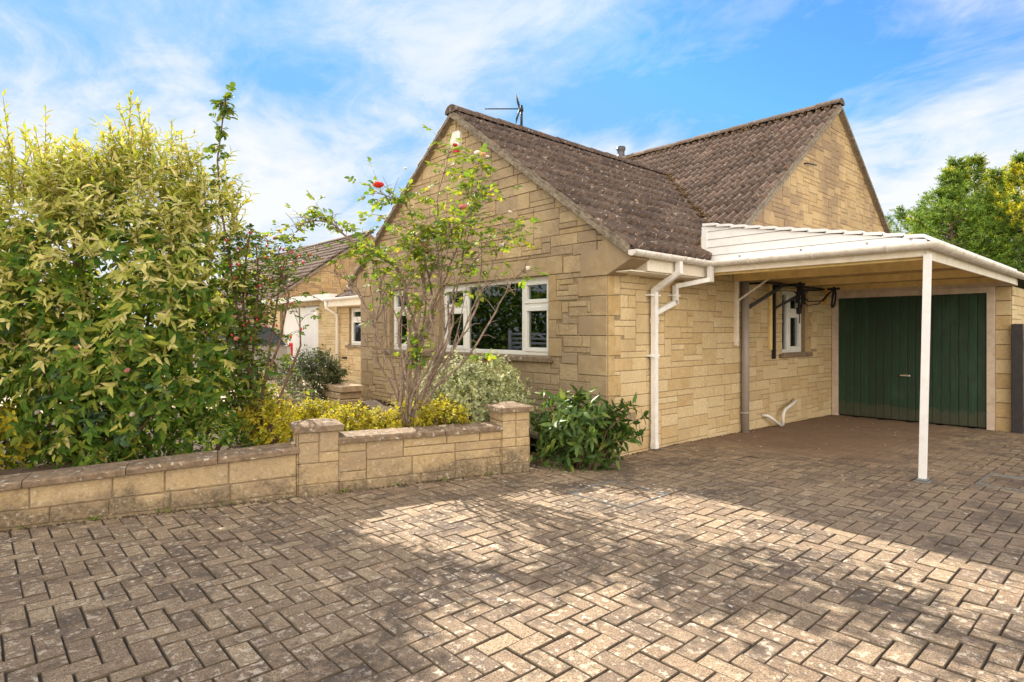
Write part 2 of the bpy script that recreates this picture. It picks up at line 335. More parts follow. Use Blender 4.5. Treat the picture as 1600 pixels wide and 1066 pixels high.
M['lf_conifer'] = leafm('leaf_conifer', [(.05, .10, .022), (.13, .24, .035), (.24, .36, .045), (.07, .14, .03), (.40, .46, .06)], .35, .5)
M['lf_conifer_gold'] = leafm('leaf_conifer_gold', [(.50, .48, .03), (.66, .58, .04), (.34, .40, .04)], .4, .5)
M['lf_grey'] = leafm('leaf_lavender', [(.28, .25, .27), (.18, .19, .15), (.36, .32, .36), (.22, .2, .14)], .3, .6)
M['petal_red'] = leafm('petal_red', [(.70, .06, .05), (.78, .12, .09)], .35, .5, tr_tint=(1, .8, .8))
M['petal_pink'] = leafm('petal_pink', [(.80, .34, .32), (.84, .48, .44)], .4, .5, tr_tint=(1, .9, .9))
M['petal_white'] = leafm('petal_white', [(.84, .76, .68), (.86, .82, .76)], .4, .5, tr_tint=(1, .95, .9))
M['hip'] = plain('hip', (.50, .03, .025), .3, .2, 40, bstr=0)
M['tyre'] = plain('tyre', (.02, .02, .02), .8); M['car_silver'] = plain('car_silver', (.42, .43, .46), .28, .03, 4, metal=.5, bstr=0)
M['car_glass'] = plain('car_glass', (.02, .025, .03), .06, .1, 3, bstr=0)
M['lamp_red'] = plain('lamp_red', (.60, .02, .02), .2, .05, 9, bstr=0)
#@@MARK1
# ------------------------------------------------------------------ masonry
def clip(poly, a, b, c):              # keep a*u + b*v <= c
    out = []
    for i in range(len(poly)):
        p, q = poly[i], poly[(i+1) % len(poly)]; dp = a*p[0]+b*p[1]-c; dq = a*q[0]+b*q[1]-c
        if dp <= 0: out.append(p)
        if (dp < 0 < dq) or (dq < 0 < dp):
            t = dp/(dp-dq); out.append((p[0]+(q[0]-p[0])*t, p[1]+(q[1]-p[1])*t))
    return out
def inset(poly, e):
    cx = sum(p[0] for p in poly)/len(poly); cy = sum(p[1] for p in poly)/len(poly); out = []
    n = len(poly)
    for i in range(n):
        p0, p, p1 = poly[i-1], poly[i], poly[(i+1) % n]
        d0 = (p[0]-p0[0], p[1]-p0[1]); d1 = (p1[0]-p[0], p1[1]-p[1])
        l0 = math.hypot(*d0) or 1e-6; l1 = math.hypot(*d1) or 1e-6
        n0 = (-d0[1]/l0, d0[0]/l0); n1 = (-d1[1]/l1, d1[0]/l1)
        k = 1 + n0[0]*n1[0]+n0[1]*n1[1]; k = max(k, .3)
        out.append((p[0]+(n0[0]+n1[0])/k*e, p[1]+(n0[1]+n1[1])/k*e))
    return out
def area(poly): return sum(poly[i-1][0]*poly[i][1]-poly[i][0]*poly[i-1][1] for i in range(len(poly)))/2
class Frame:
    def __init__(s, o, u, n, vf=None): s.o = Vector(o); s.u = Vector(u).normalized(); s.n = Vector(n).normalized()
    def p(s, a, b, d=0.0): return s.o + s.u*a + Vector((0, 0, b)) + s.n*d
def block(mb, fr, poly, depth, mi, joint=.008, bev=.006, d0=-.004):
    if len(poly) < 3: return
    if area(poly) < 0: poly = poly[::-1]
    p1 = inset(poly, joint/2)
    xs = [p[0] for p in p1]; ys = [p[1] for p in p1]
    if area(p1) < .0012 or min(max(xs)-min(xs), max(ys)-min(ys)) < .02: return
    p2 = inset(p1, bev)
    if area(p2) <= 0: return
    n = len(p1); t = rnd.uniform(-.0015, .0015); t2 = rnd.uniform(-.0015, .0015)
    flip = fr.u.cross(Vector((0, 0, 1))).dot(fr.n) < 0
    vs = [fr.p(a, b, d0) for a, b in p1] + [fr.p(a, b, depth-bev*.7) for a, b in p1] + [fr.p(a, b, depth+t*(i % 2)+t2*(i // 2 % 2)) for i, (a, b) in enumerate(p2)]
    fs = [(i, (i+1) % n, n+(i+1) % n, n+i) for i in range(n)] + [(n+i, n+(i+1) % n, 2*n+(i+1) % n, 2*n+i) for i in range(n)] + [tuple(range(2*n, 3*n))]
    if flip: fs = [f[::-1] for f in fs]
    mb.add(vs, fs, mi)
def layout(u0, u1, v0, v1, mod=.072, wmin=2, wmax=6, hs=((1, .36), (2, .56), (3, .08)), wu=.072, seed=1):
    r = random.Random(seed); nu = max(1, round((u1-u0)/wu)); nv = max(1, round((v1-v0)/mod)); cu = (u1-u0)/nu; cv_ = (v1-v0)/nv
    occ = [[0]*nu for _ in range(nv)]; out = []
    for j in range(nv):
        i = 0
        while i < nu:
            if occ[j][i]: i += 1; continue
            free = 0
            while i+free < nu and not occ[j][i+free]: free += 1
            x = r.random(); h = 1; acc = 0
            for hh, pr in hs:
                acc += pr
                if x < acc: h = hh; break
            w = r.randint(wmin, wmax); w = min(w, free)
            if free-w == 1: w = free if w < wmax else w-1
            if w < 2: h = min(h, 3)
            if h == 3 and w < 3: w = min(free, 3)
            h = min(h, nv-j)
            while h > 1 and any(occ[j+h-1][i:i+w]): h -= 1
            for a in range(h):
                for b in range(w): occ[j+a][i+b] = 1
            out.append((u0+i*cu, v0+j*cv_, u0+(i+w)*cu, v0+(j+h)*cv_)); i += w
    return out
def wall(mb, fr, u0, u1, v0, v1, halfs=(), holes=(), quoins=(), thick=.25, mi_back=0, mi=1, mq=2, proud=.010, seed=1, jit=.004, bu=None, **kw):
    """solid wall with openings (backing) and individual stones on its face"""
    b0_, b1_ = bu or (u0, u1)
    cuts = sorted({b0_, b1_, *[h[0] for h in holes], *[h[2] for h in holes]})
    for a, b in zip(cuts, cuts[1:]):
        hs = sorted([(h[1], h[3]) for h in holes if h[0] <= a+1e-6 and h[2] >= b-1e-6]); segs = []; lo = v0
        for h0, h1 in hs: segs.append((lo, h0)); lo = h1
        segs.append((lo, v1))
        for s0, s1 in segs:
            if s1-s0 < 1e-4: continue
            poly = [(a, s0), (b, s0), (b, s1), (a, s1)]
            for h in halfs: poly = clip(poly, *h)
            if len(poly) < 3 or abs(area(poly)) < 1e-6: continue
            mb.prism([fr.p(x, y, -thick) for x, y in poly], fr.n*thick, mi_back)
    avoid = list(holes) + list(quoins)
    for (a, b, c, d) in layout(u0, u1, v0, v1, seed=seed, **kw):
        ok = True
        for q in avoid:
            if a < q[2]-1e-5 and c > q[0]+1e-5 and b < q[3]-1e-5 and d > q[1]+1e-5:
                opts = [(a, b, q[0], d), (q[2], b, c, d), (a, b, c, q[1]), (a, q[3], c, d)]
                opts = [o for o in opts if o[2]-o[0] > .03 and o[3]-o[1] > .03]
                if not opts: ok = False; break
                a, b, c, d = max(opts, key=lambda o: (o[2]-o[0])*(o[3]-o[1]))
        if not ok: continue
        poly = [(a, b), (c, b), (c, d), (a, d)]
        for h in halfs: poly = clip(poly, *h)
        block(mb, fr, poly, proud+rnd.uniform(-jit, jit), mi)
    for (a, b, c, d) in quoins:
        poly = [(a, b), (c, b), (c, d), (a, d)]
        for h in halfs: poly = clip(poly, *h)
        block(mb, fr, poly, proud+.003, mq, bev=.004)
Z = Vector((0, 0, 1)); PT = .723      # roof pitch (rise per metre)
def tiles(mb, o, T, S, length, slope, mi=0, pitch=.15, course=.315, thick=.036):
    """interlocking profiled tiles: each tile its own island; o = eave corner, T along the eave, S up the slope"""
    o = Vector(o); T = Vector(T).normalized(); S = Vector(S).normalized(); Nn = T.cross(S)
    if Nn.z < 0: Nn = -Nn
    flip = T.cross(S).z < 0; nc = math.ceil(slope/course); nt_ = math.ceil(length/(2*pitch)); ns = 14
    prof = [(.048*max(0, cos(2*pi*(k/ns*2-.25)))**1.1 + .006*sin(2*pi*k/ns*2)) for k in range(ns+1)]
    for c in range(nc):
        s0 = c*course-.02; s1 = min((c+1)*course+.03, slope)
        for t in range(nt_):
            t0 = t*2*pitch; t1 = min(t0+2*pitch, length)
            if t1-t0 < .03: continue
            j = rnd.uniform(-.004, .004); js = rnd.uniform(-.006, .006); jt = rnd.uniform(-.003, .003)
            vs = []
            for (s, h) in ((s0+js, -.012), (s0+js, .012+thick), (s0+js+.012, .018+thick), (s1, .004)):
                for k in range(ns+1):
                    x = t0 + 2*pitch*k/ns
                    x = min(x, length)
                    hh = prof[k] if h > 0 else prof[k]*.95
                    vs.append(o + T*(x+jt) + S*s + Nn*(h + hh + j))
            w = ns+1; fs = [(r*w+k, r*w+k+1, (r+1)*w+k+1, (r+1)*w+k) for r in range(3) for k in range(ns)]
            if flip: fs = [f[::-1] for f in fs]
            mb.add(vs, fs, mi, True)
def ridge(mb, a, b, r=.115, mi=0, seg=.42, lift=-.03):
    a = Vector(a); b = Vector(b); n = max(1, round((b-a).length/seg)); d = (b-a)/n; t = d.normalized(); side = t.cross(Z).normalized()
    for i in range(n):
        p = a+d*i; q = a+d*(i+1)*1.0 + t*.006; jj = rnd.uniform(-.005, .005)
        vs = []
        for base, rr in ((p, r*1.05), (q, r*.97)):
            for k in range(9):
                an = pi*k/8; vs.append(base + side*cos(an)*rr*1.15 + Z*(sin(an)*rr*.95 + lift + jj))
        fs = [(k, k+1, 9+k+1, 9+k) for k in range(8)] + [tuple(range(8, -1, -1)), tuple(range(9, 18))]
        mb.add(vs, [f[::-1] for f in fs], mi, False)
def mossbits(mb, pts_fn, n, size, mi=0, seed=3):
    r = random.Random(seed)
    for _ in range(n):
        p = pts_fn(r); s = size*r.uniform(.4, 1.3)
        vs = [p+Vector((s*r.uniform(.6, 1), 0, 0)), p+Vector((0, s*r.uniform(.6, 1), 0)), p-Vector((s*r.uniform(.6, 1), 0, 0)), p-Vector((0, s*r.uniform(.6, 1), 0)), p+Vector((0, 0, s*.7)), p-Vector((0, 0, s*.3))]
        a = r.uniform(0, 3); ca, sa = cos(a), sin(a)
        vs = [Vector(((v-p).x*ca-(v-p).y*sa, (v-p).x*sa+(v-p).y*ca, (v-p).z))+p for v in vs]
        mb.add(vs, [(0,1,4),(1,2,4),(2,3,4),(3,0,4),(1,0,5),(2,1,5),(3,2,5),(0,3,5)], mi, True)
def halfgutter(mb, pts, r=.058, mi=0):
    """open half-round channel along a horizontal polyline, rim at the given height"""
    pts = [Vector(p) for p in pts]; n = 9; vs = []
    for i, p in enumerate(pts):
        d0 = (pts[i]-pts[i-1]).normalized() if i else None; d1 = (pts[i+1]-pts[i]).normalized() if i < len(pts)-1 else None
        if d0 is None: d = d1; k_ = 1
        elif d1 is None: d = d0; k_ = 1
        else: d = (d0+d1).normalized(); k_ = 1/max(.3, d.dot(d0))
        side = d.cross(Z).normalized()
        for rr in (r, r-.004):
            for k in range(n):
                an = pi*k/(n-1); vs.append(p + side*cos(an)*rr*k_ - Z*sin(an)*rr)
    w = 2*n; fs = []
    for i in range(len(pts)-1):
        for k in range(n-1):
            fs.append((i*w+k, i*w+k+1, (i+1)*w+k+1, (i+1)*w+k)); fs.append((i*w+n+k+1, i*w+n+k, (i+1)*w+n+k, (i+1)*w+n+k+1))
        fs.append((i*w, (i+1)*w, (i+1)*w+n, i*w+n)); fs.append((i*w+n-1, i*w+2*n-1, (i+1)*w+2*n-1, (i+1)*w+n-1))
    mb.add(vs, fs, mi, True)
    for i in (0, len(pts)-1):                                     # stop ends
        ring = vs[i*w:i*w+n]; d = (pts[1]-pts[0]).normalized() if i == 0 else (pts[-1]-pts[-2]).normalized()
        mb.prism(ring, d*(.006 if i else -.006), mi)
def bracket_ring(mb, p, d, r=.066, mi=0, w=.022):
    d = Vector(d).normalized(); side = d.cross(Z).normalized(); n = 11; vs = []
    for off in (-w/2, w/2):
        for rr in (r, r-.008):
            for k in range(n):
                an = pi*k/(n-1); vs.append(Vector(p)+d*off+side*cos(an)*rr-Z*sin(an)*rr)
    fs = []
    for k in range(n-1):
        fs += [(k, k+1, 2*n+k+1, 2*n+k), (n+k+1, n+k, 3*n+k, 3*n+k+1), (k+1, k, n+k, n+k+1), (2*n+k, 2*n+k+1, 3*n+k+1, 3*n+k)]
    mb.add(vs, fs, mi, True)

# ------------------------------------------------------------------ ground
mb = MB(); mb.box((-160, -160, -.30), (160, 160, -.06)); tag(mb.build('ground', M['grass']), kind='structure')
# block-paved drive: every block its own little bevelled slab in 90 degree herringbone
mb = MB(); a = .1035
def on_drive(x, y):
    if y > 11.60 or y < -3.2 or x > 3.4: return False
    if y > 5.3 and x < -4.24: return False
    if y <= 4.35:
        s = 4.18-y
        if x < -4.42-.286*s: return False
    elif x < -5.05: return False
    return True
Y0 = 11.60
nx = int(12/a); ny = int(16/a)
rp = random.Random(5)
for i in range(nx):
    for j in range(ny):
        m_ = (i-j) % 4; x = -8+i*a; y = Y0-(ny-j)*a
        if m_ == 0: x0, y0, x1, y1 = x, y, x+2*a, y+a
        elif m_ == 2: x0, y0, x1, y1 = x, y-a, x+a, y+a
        else: continue
        if not on_drive((x0+x1)/2, (y0+y1)/2): continue
        cov = y0 > 6.7+.5*sin(x0*2) and x0 < -1.5; g_ = .0018 if cov else .0034+.0008*sin(x0*1.9+y0*2.7)
        x0 += g_; y0 += g_; x1 -= g_; y1 -= g_
        jx, jy = rp.uniform(-.0018, .0018), rp.uniform(-.0018, .0018); x0 += jx; x1 += jx; y0 += jy; y1 += jy
        z0 = rp.gauss(0, .0006 if cov else .0018); tx, ty = (0, 0) if cov else (rp.gauss(0, .015), rp.gauss(0, .015)); cx_, cy_ = (x0+x1)/2, (y0+y1)/2
        def zt(px, py, dz=0): return gz(py)+z0+tx*(px-cx_)+ty*(py-cy_)+dz
        e = .0014 if cov else .0034
        lo = [(x0, y0), (x1, y0), (x1, y1), (x0, y1)]; hi = [(x0+e, y0+e), (x1-e, y0+e), (x1-e, y1-e), (x0+e, y1-e)]
        vs = [(px, py, zt(px, py, -.03)) for px, py in lo]+[(px, py, zt(px, py, -.001 if cov else -.0045)) for px, py in lo]+[(px, py, zt(px, py)) for px, py in hi]
        fs = [(k, (k+1) % 4, 4+(k+1) % 4, 4+k) for k in range(4)]+[(4+k, 4+(k+1) % 4, 8+(k+1) % 4, 8+k) for k in range(4)]+[(8, 9, 10, 11)]
        mb.add(vs, fs[:8], 1); k_ = len(mb.v)-12; mb.f.append(tuple(k_+q for q in fs[8])); mb.m.append(0); mb.s.append(False)
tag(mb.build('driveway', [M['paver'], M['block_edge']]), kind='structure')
mb = MB(); vs = []; fs = []
ys = [-3.2, 6.4, 11.57, 11.9]
for k, y in enumerate(ys): vs += [(-7.6, y, gz(y)-.011), (3.4, y, gz(y)-.011)]
for k in range(3): fs.append((2*k, 2*k+1, 2*k+3, 2*k+2))
mb.add(vs, fs); tag(mb.build('driveway_joint_sand', M['joint']), kind='structure')
mb = MB(); mb.box((-60, -12, -.05), (60, -3.22, .07)); tag(mb.build('road', M['asphalt']), kind='structure')
mb = MB(); mb.box((3.42, -3.2, -.05), (30, 40, .05)); tag(mb.build('lawn', M['grass']), kind='structure')
# light paved path in front of the porch and the neighbouring drive
mb = MB(); r_ = random.Random(9); yy = -3.0
mb.box((-24, -3.2, -.05), (-9.0, 7.25, .172), 1)
x = -24
while x < -9.05:
    y = -3.1
    while y < 7.2:
        x1 = min(x+.6, -9.05); y1 = min(y+.45, 7.2)
        mb.box((x+.006, y+.006, .12), (x1-.006, y1-.006, .188+r_.uniform(-.002, .002)), 0, .004); y += .45
    x += .6
tag(mb.build('garden_path', [M['slabs'], M['joint']]), kind='structure')
# planting bed behind the low wall
def wallpt(s, off=0.0):                 # point on the drive-side foot of the low wall; off > 0 goes away from the drive
    return Vector((-4.39-.286*s, 4.18-s, 0)) + Vector((-.9615, .275, 0))*off
def bedz(s, off):
    e = max(0, min(1, (off-.15)/1.5)); return .43-.14*e + .025*sin(s*3.1+off*4)+.02*sin(s*7+off*9)
mb = MB(); vs = []; fs = []; ni, nj = 70, 46
for i in range(ni+1):
    s = -.95+i*.11
    for j in range(nj+1):
        off = (.12 if s > .1 else .62)+j*.115; p = wallpt(s, off); z = bedz(s, off)
        if s < .1: z = min(z, .16+.27*max(0, (s+.95)/1.05))
        vs.append((p.x, min(p.y, 5.19), z+RNG.normal(0, .007)))
for i in range(ni):
    for j in range(nj): k = i*(nj+1)+j; fs.append((k, k+1, k+nj+2, k+nj+1))
mb.add(vs, fs)
tag(mb.build('garden_soil', M['soil']), kind='structure')

# ------------------------------------------------------------------ bungalow
XE, YF, XL, XR0 = -4.19, 5.20, -9.76, -6.97
house = thing('bungalow', (-6.97, 8, 0), 'honey coloured stone bungalow with two brown tiled gables and white gutters', 'house')
EZ = 2.37                                # tile line at the eaves (outer edge)
def zr1(X): return 4.61-.723*abs(X-XR0)  # rafter line of the front wing (underside)
# front gable wall: u = X, face -Y
fr = Frame((0, YF, 0), (1, 0, 0), (0, -1, 0)); mb = MB()
W2 = (-7.36, 1.20, -5.09, 2.18); W1 = (-8.78, 1.20, -8.24, 2.18)
qs = []
for k in range(9):                       # corner quoins
    z = .12+k*.222; w = .42 if k % 2 == 0 else .24
    qs += [(XE-w, z, XE, z+.222), (XL, z, XL+w, z+.222)]
for k, z in enumerate((1.20, 1.42, 1.64, 1.86)):
    w = .13 if k % 2 else .22
    qs += [(W2[2], z, W2[2]+w, z+.222 if k < 3 else 2.18)]
    qs += [(W2[0]-w, z, W2[0], z+.222 if k < 3 else 2.18), (W1[2], z, W1[2]+w, z+.222 if k < 3 else 2.18), (W1[0]-w, z, W1[0], z+.222 if k < 3 else 2.18)]
qs += [(-7.62, 2.18, -6.35, 2.40), (-6.35, 2.18, -4.86, 2.40), (-9.0, 2.18, -7.95, 2.40)]
wall(mb, fr, XL, XE, .0, 4.62, halfs=[(.723, 1, 4.61+.723*XR0), (-.723, 1, 4.61-.723*XR0)], holes=[W2, W1], quoins=qs, seed=3, thick=.25, proud=.014, jit=.006, wmin=3, wmax=6, mod=.066, bu=(XL+.251, XE-.251))
mb.build('wall', [M['mortar'], M['front_stone'], M['quoin']], house, 'weathered stone gable wall with a long picture window')
# side wall + main gable: plane X = XE, u = Y, face +X
fr = Frame((XE, 0, 0), (0, 1, 0), (1, 0, 0)); mb = MB()
YR = 11.8
W3 = (9.53, 1.157, 10.40, 2.15)
qs = []
for k in range(9):
    z = .12+k*.222; w = .11 if k % 2 == 0 else .22
    qs += [(YF, z, YF+w, z+.222)]
for k, z in enumerate((1.157, 1.38, 1.60, 1.82)):
    w = .12 if k % 2 else .23; qs += [(10.40, z, 10.40+w, z+.222 if k < 3 else 2.15)]
wall(mb, fr, YF, 11.9, -.02, 2.34, holes=[W3], quoins=qs, seed=12, wmin=3, wmax=7, proud=.008, jit=.0025)
mb.build('wall', [M['mortar'], M['side_stone'], M['quoin_side']], house, 'clean honey stone side wall under the carport')
mb = MB()
wall(mb, fr, 7.3, 16.3, 2.34, 5.60, halfs=[(.723, 1, 5.56+.723*YR), (-.723, 1, 5.56-.723*YR)], seed=21, wmin=3, wmax=6, proud=.008, jit=.003)
wall(mb, fr, 11.9, 16.3, 0, 2.34, seed=5)
mb.build('wall', [M['mortar'], M['gable_stone'], M['quoin']], house, 'upper stone gable wall above the carport roof')
# left side of the wing, main front wall further left, back walls
mb = MB()
wall(mb, Frame((XL, 0, 0), (0, 1, 0), (-1, 0, 0)), YF, 7.3, 0, 2.34, seed=8)
wall(mb, Frame((0, 7.30, 0), (1, 0, 0), (0, -1, 0)), -15.0, XL-.01, 0, 2.34, holes=[(-14.35, 1.15, -13.62, 2.1)], quoins=[(-13.62, 1.15, -13.4, 1.6), (-13.62, 1.6, -13.5, 2.1)], seed=31)
mb.box((-15, 16.05, 0), (XE-.26, 16.3, 2.34)); mb.box((-15, 7.56, 0), (-14.75, 16.04, 2.34))
mb.build('wall', [M['mortar'], M['side_stone'], M['quoin']], house, 'recessed stone wall beside the porch')
mb = MB()
mb.box((-9.45, 5.5, 2.33), (XE-.27, 11, 2.345)); mb.box((-9.45, 9.2, .1), (XE-.27, 9.3, 2.32)); mb.box((-9.5, 5.5, .10), (XE-.27, 9.2, .14))
mb.build('room', M['room'], house)
# gable end infill at the far left of the main body
mb = MB(); mb.prism([(-15, 7.35, 2.34), (-15, 16.25, 2.34), (-15, 11.8, 5.55)], (.2, 0, 0)); mb.build('wall', M['side_stone'], house, 'far gable end hidden beyond the wing')
# kneelers: smooth grey corbel stones at both feet of the front gable
for sx, xc in ((1, XE), (-1, XL)):
    mb = MB()
    pts = [(xc-sx*.36, 2.12), (xc+sx*.02, 2.12), (xc+sx*.34, 2.27), (xc+sx*.34, 2.34), (xc-sx*.02, 2.60), (xc-sx*.06, 2.405), (xc-sx*.36, 2.405)]
    mb.prism([(x, YF-.035, z) for x, z in pts], (0, .32, 0))
    mb.build('kneeler', M['quoin'], house)
# roofs
cs = 1/math.hypot(1, PT); sn = PT*cs
roof = thing('roof', (-6.97, 8, 2.4), None, None); 
roof.parent = house; roof.location = Vector((-6.97, 8, 2.4))-WL[house.name]
def slab(mb, a, b, c, d, th=.05, mi=0):
    n = (Vector(b)-Vector(a)).cross(Vector(d)-Vector(a)).normalized()
    if n.z < 0: n = -n
    mb.prism([a, b, c, d], -n*th, mi)
ex = 3.12                                # half width of wing roof to tile edge
mb = MB(); YV = YF-.07
def e1(X, Y): return (X, Y, 4.64-.723*abs(X-XR0)-.02)
slab(mb, e1(XR0+ex, YV+.03), e1(XR0+ex, 9), e1(XR0, 11.9), e1(XR0, YV+.03), mi=1)
slab(mb, e1(XR0-ex, YV+.03), e1(XR0-ex, 9), e1(XR0, 11.9), e1(XR0, YV+.03), mi=1)
sl = ex/cs
tiles(mb, e1(XR0+ex, YV), (0, 1, 0), (-cs, 0, sn), 6.4, sl)
tiles(mb, e1(XR0-ex, YV), (0, 1, 0), (cs, 0, sn), 5.6, sl)
mb.build('tile_covering', [M['tile'], M['mortar']], roof, 'dark brown profiled tiles with pale lichen on the front wing')
mb = MB(); hy = 4.5
def e2(X, Y): return (X, Y, 5.62-.723*abs(Y-YR)-.02)
XV = XE+.07
slab(mb, e2(-15.1, YR-hy), e2(XV-.03, YR-hy), e2(XV-.03, YR), e2(-15.1, YR), mi=1)
slab(mb, e2(-15.1, YR+hy), e2(XV-.03, YR+hy), e2(XV-.03, YR), e2(-15.1, YR), mi=1)
tiles(mb, e2(XV, YR-hy), (-1, 0, 0), (0, cs, sn), 10.9, hy/cs)
tiles(mb, e2(XV, YR+hy), (-1, 0, 0), (0, -cs, sn), 10.9, hy/cs)
mb.build('tile_covering', [M['tile2'], M['mortar']], roof, 'reddish brown profiled tiles on the main roof')
mb = MB(); ridge(mb, (XR0, YV-.02, 4.66), (XR0, 10.7, 4.66)); mb.build('ridge_tile', M['tile'], roof)
mb = MB(); ridge(mb, (-15.1, YR, 5.67), (XV+.02, YR, 5.67)); mb.build('ridge_tile', M['tile2'], roof, 'moss covered ridge of the main roof')
mb = MB()
for s_ in (1, -1):                       # verges: mortar bedded undercloak along both gables
    a = Vector((XR0, YV-.03, 4.62)); b = Vector((XR0+s_*ex, YV-.03, 4.62-.723*ex))
    mb.prism([a, b, b+Vector((0, 0, -.055)), a+Vector((0, 0, -.055))], (0, .10, 0))
    mb.prism([a+Vector((0, .03, .05)), b+Vector((0, .03, .05)), b+Vector((0, .03, .0)), a+Vector((0, .03, .0))], (0, .05, 0))
    a = Vector((XV+.03, YR, 5.60)); b = Vector((XV+.03, YR-s_*hy, 5.60-.723*hy))
    mb.prism([a, b, b+Vector((0, 0, -.055)), a+Vector((0, 0, -.055))], (-.10, 0, 0))
    mb.prism([a+Vector((-.03, 0, .05)), b+Vector((-.03, 0, .05)), b+Vector((-.03, 0, .0)), a+Vector((-.03, 0, .0))], (-.05, 0, 0))
mb.build('verge', M['verge'], roof)
def vz(t): X = -6.9+t*2.72; Y = 3.486-X+.02; return Vector((X, Y, 4.65-.723*(X+6.97)+.06))
mb = MB()
mossbits(mb, lambda r: (lambda t: vz(t)+Vector((r.gauss(0, .045), r.gauss(0, .045), r.gauss(0, .015)-.0)))(r.random()), 700, .030, seed=1)
def ridgemoss(r):
    X = r.uniform(-11, XV); dy = -abs(r.gauss(0, .13)); return Vector((X, YR+dy, 5.735+dy*.75+r.gauss(0, .008)))
mossbits(mb, ridgemoss, 900, .026, seed=2)
mo = mb.build('moss', M['moss'], roof); mo['kind'] = 'stuff'
# fascia, soffit, gutters
mb = MB()
for nm, a_, b_ in (('fascia', (-3.90, YF+.28, 2.16), (-3.868, 6.72, 2.30)), ('soffit', (-4.18, YF+.04, 2.145), (-3.905, 6.72, 2.159)),
    ('fascia', (-4.185, YF+.287, 2.161), (-3.902, YF+.305, 2.33)), ('fascia', (-4.18, 6.72, 2.10), (-3.80, 6.75, 2.25)), ('fascia', (-10.07, YF+.28, 2.16), (-10.04, 7.0, 2.30)),
    ('fascia', (-15.0, 6.93, 2.14), (-10.1, 6.96, 2.32)), ('soffit', (-15, 6.97, 2.15), (-9.8, 7.28, 2.165))):
    mb = MB(); mb.box(a_, b_); mb.build(nm, M['fascia'], house)
mb = MB(); gx = -3.805
halfgutter(mb, [(gx, YF-.08, 2.352), (gx, 6.66, 2.345)], .062)
for y in (5.75, 6.05, 6.45): bracket_ring(mb, (gx, y, 2.352), (0, 1, 0), .068)
mb.build('gutter', M['gutter_dirty'], house)
mb = MB(); halfgutter(mb, [(-15.0, 6.87, 2.35), (-10.3, 6.87, 2.35)], .06); halfgutter(mb, [(-10.14, YF-.06, 2.35), (-10.14, 7.2, 2.35)], .06)
mb.build('gutter', M['upvc'], house)
# white square downpipe with swan neck and side branch
mb = MB(); px = -4.12
def sq(pts, r=.044): mb.tube(pts, r, 4, smooth=False, sq=True)
sq([(px, 5.98, .125), (px, 5.98, 2.0)]); sq([(px, 5.98, 1.98), (-3.805, 6.0, 2.17)]); sq([(-3.805, 6.0, 2.155), (-3.805, 6.0, 2.31)])
sq([(px, 5.98, .125), (px, 5.98, .20)], .050); sq([(px, 5.98, 1.18), (px, 5.98, 1.24)], .049); sq([(px, 5.98, 1.60), (px, 5.98, 1.66)], .049)
sq([(px, 6.0, 1.72), (px, 6.42, 1.86)], .038); sq([(px, 6.42, 1.84), (px, 6.42, 2.06)], .038); sq([(px, 6.42, 2.05), (-3.79, 6.66, 2.13)], .038); sq([(-3.79, 6.66, 2.10), (-3.79, 6.66, 2.30)], .042)
mb.box((-4.185, 5.90, 1.205), (-4.10, 6.06, 1.225)); mb.box((-4.185, 5.88, 1.915), (-4.10, 6.08, 1.935)); mb.box((-4.185, 6.34, 1.93), (-4.10, 6.50, 1.945))
mb.build('downpipe', M['pipe_white'], house)
mb = MB(); mb.tube([(px, 8.19, .05), (px, 8.19, 2.28)], .052, 16); mb.tube([(px, 8.19, .33), (px, 8.19, .36)], .058, 16); mb.box((-4.19, 8.12, .335), (-4.1, 8.14, .355))
mb.build('soil_pipe', M['grey_pipe'], house)
mb = MB(); mb.tube([(-4.18, 9.90, .40), (-4.08, 9.78, .385), (-4.07, 9.36, .29), (-4.06, 9.28, .22), (-4.06, 9.27, .06)], .021, 10)
mb.tube([(-4.18, 8.82, .245), (-4.10, 8.86, .24), (-4.05, 9.20, .06)], .022, 10)
mb.build('waste_pipe', M['pipe_white'], house)
mb = MB()   # slim white downpipe by the porch
mb.tube([(-14.85, 7.2, .2), (-14.85, 7.2, 1.95), (-14.85, 6.9, 2.12), (-14.85, 6.88, 2.3)], .04, 8); mb.build('downpipe', M['upvc'], house)

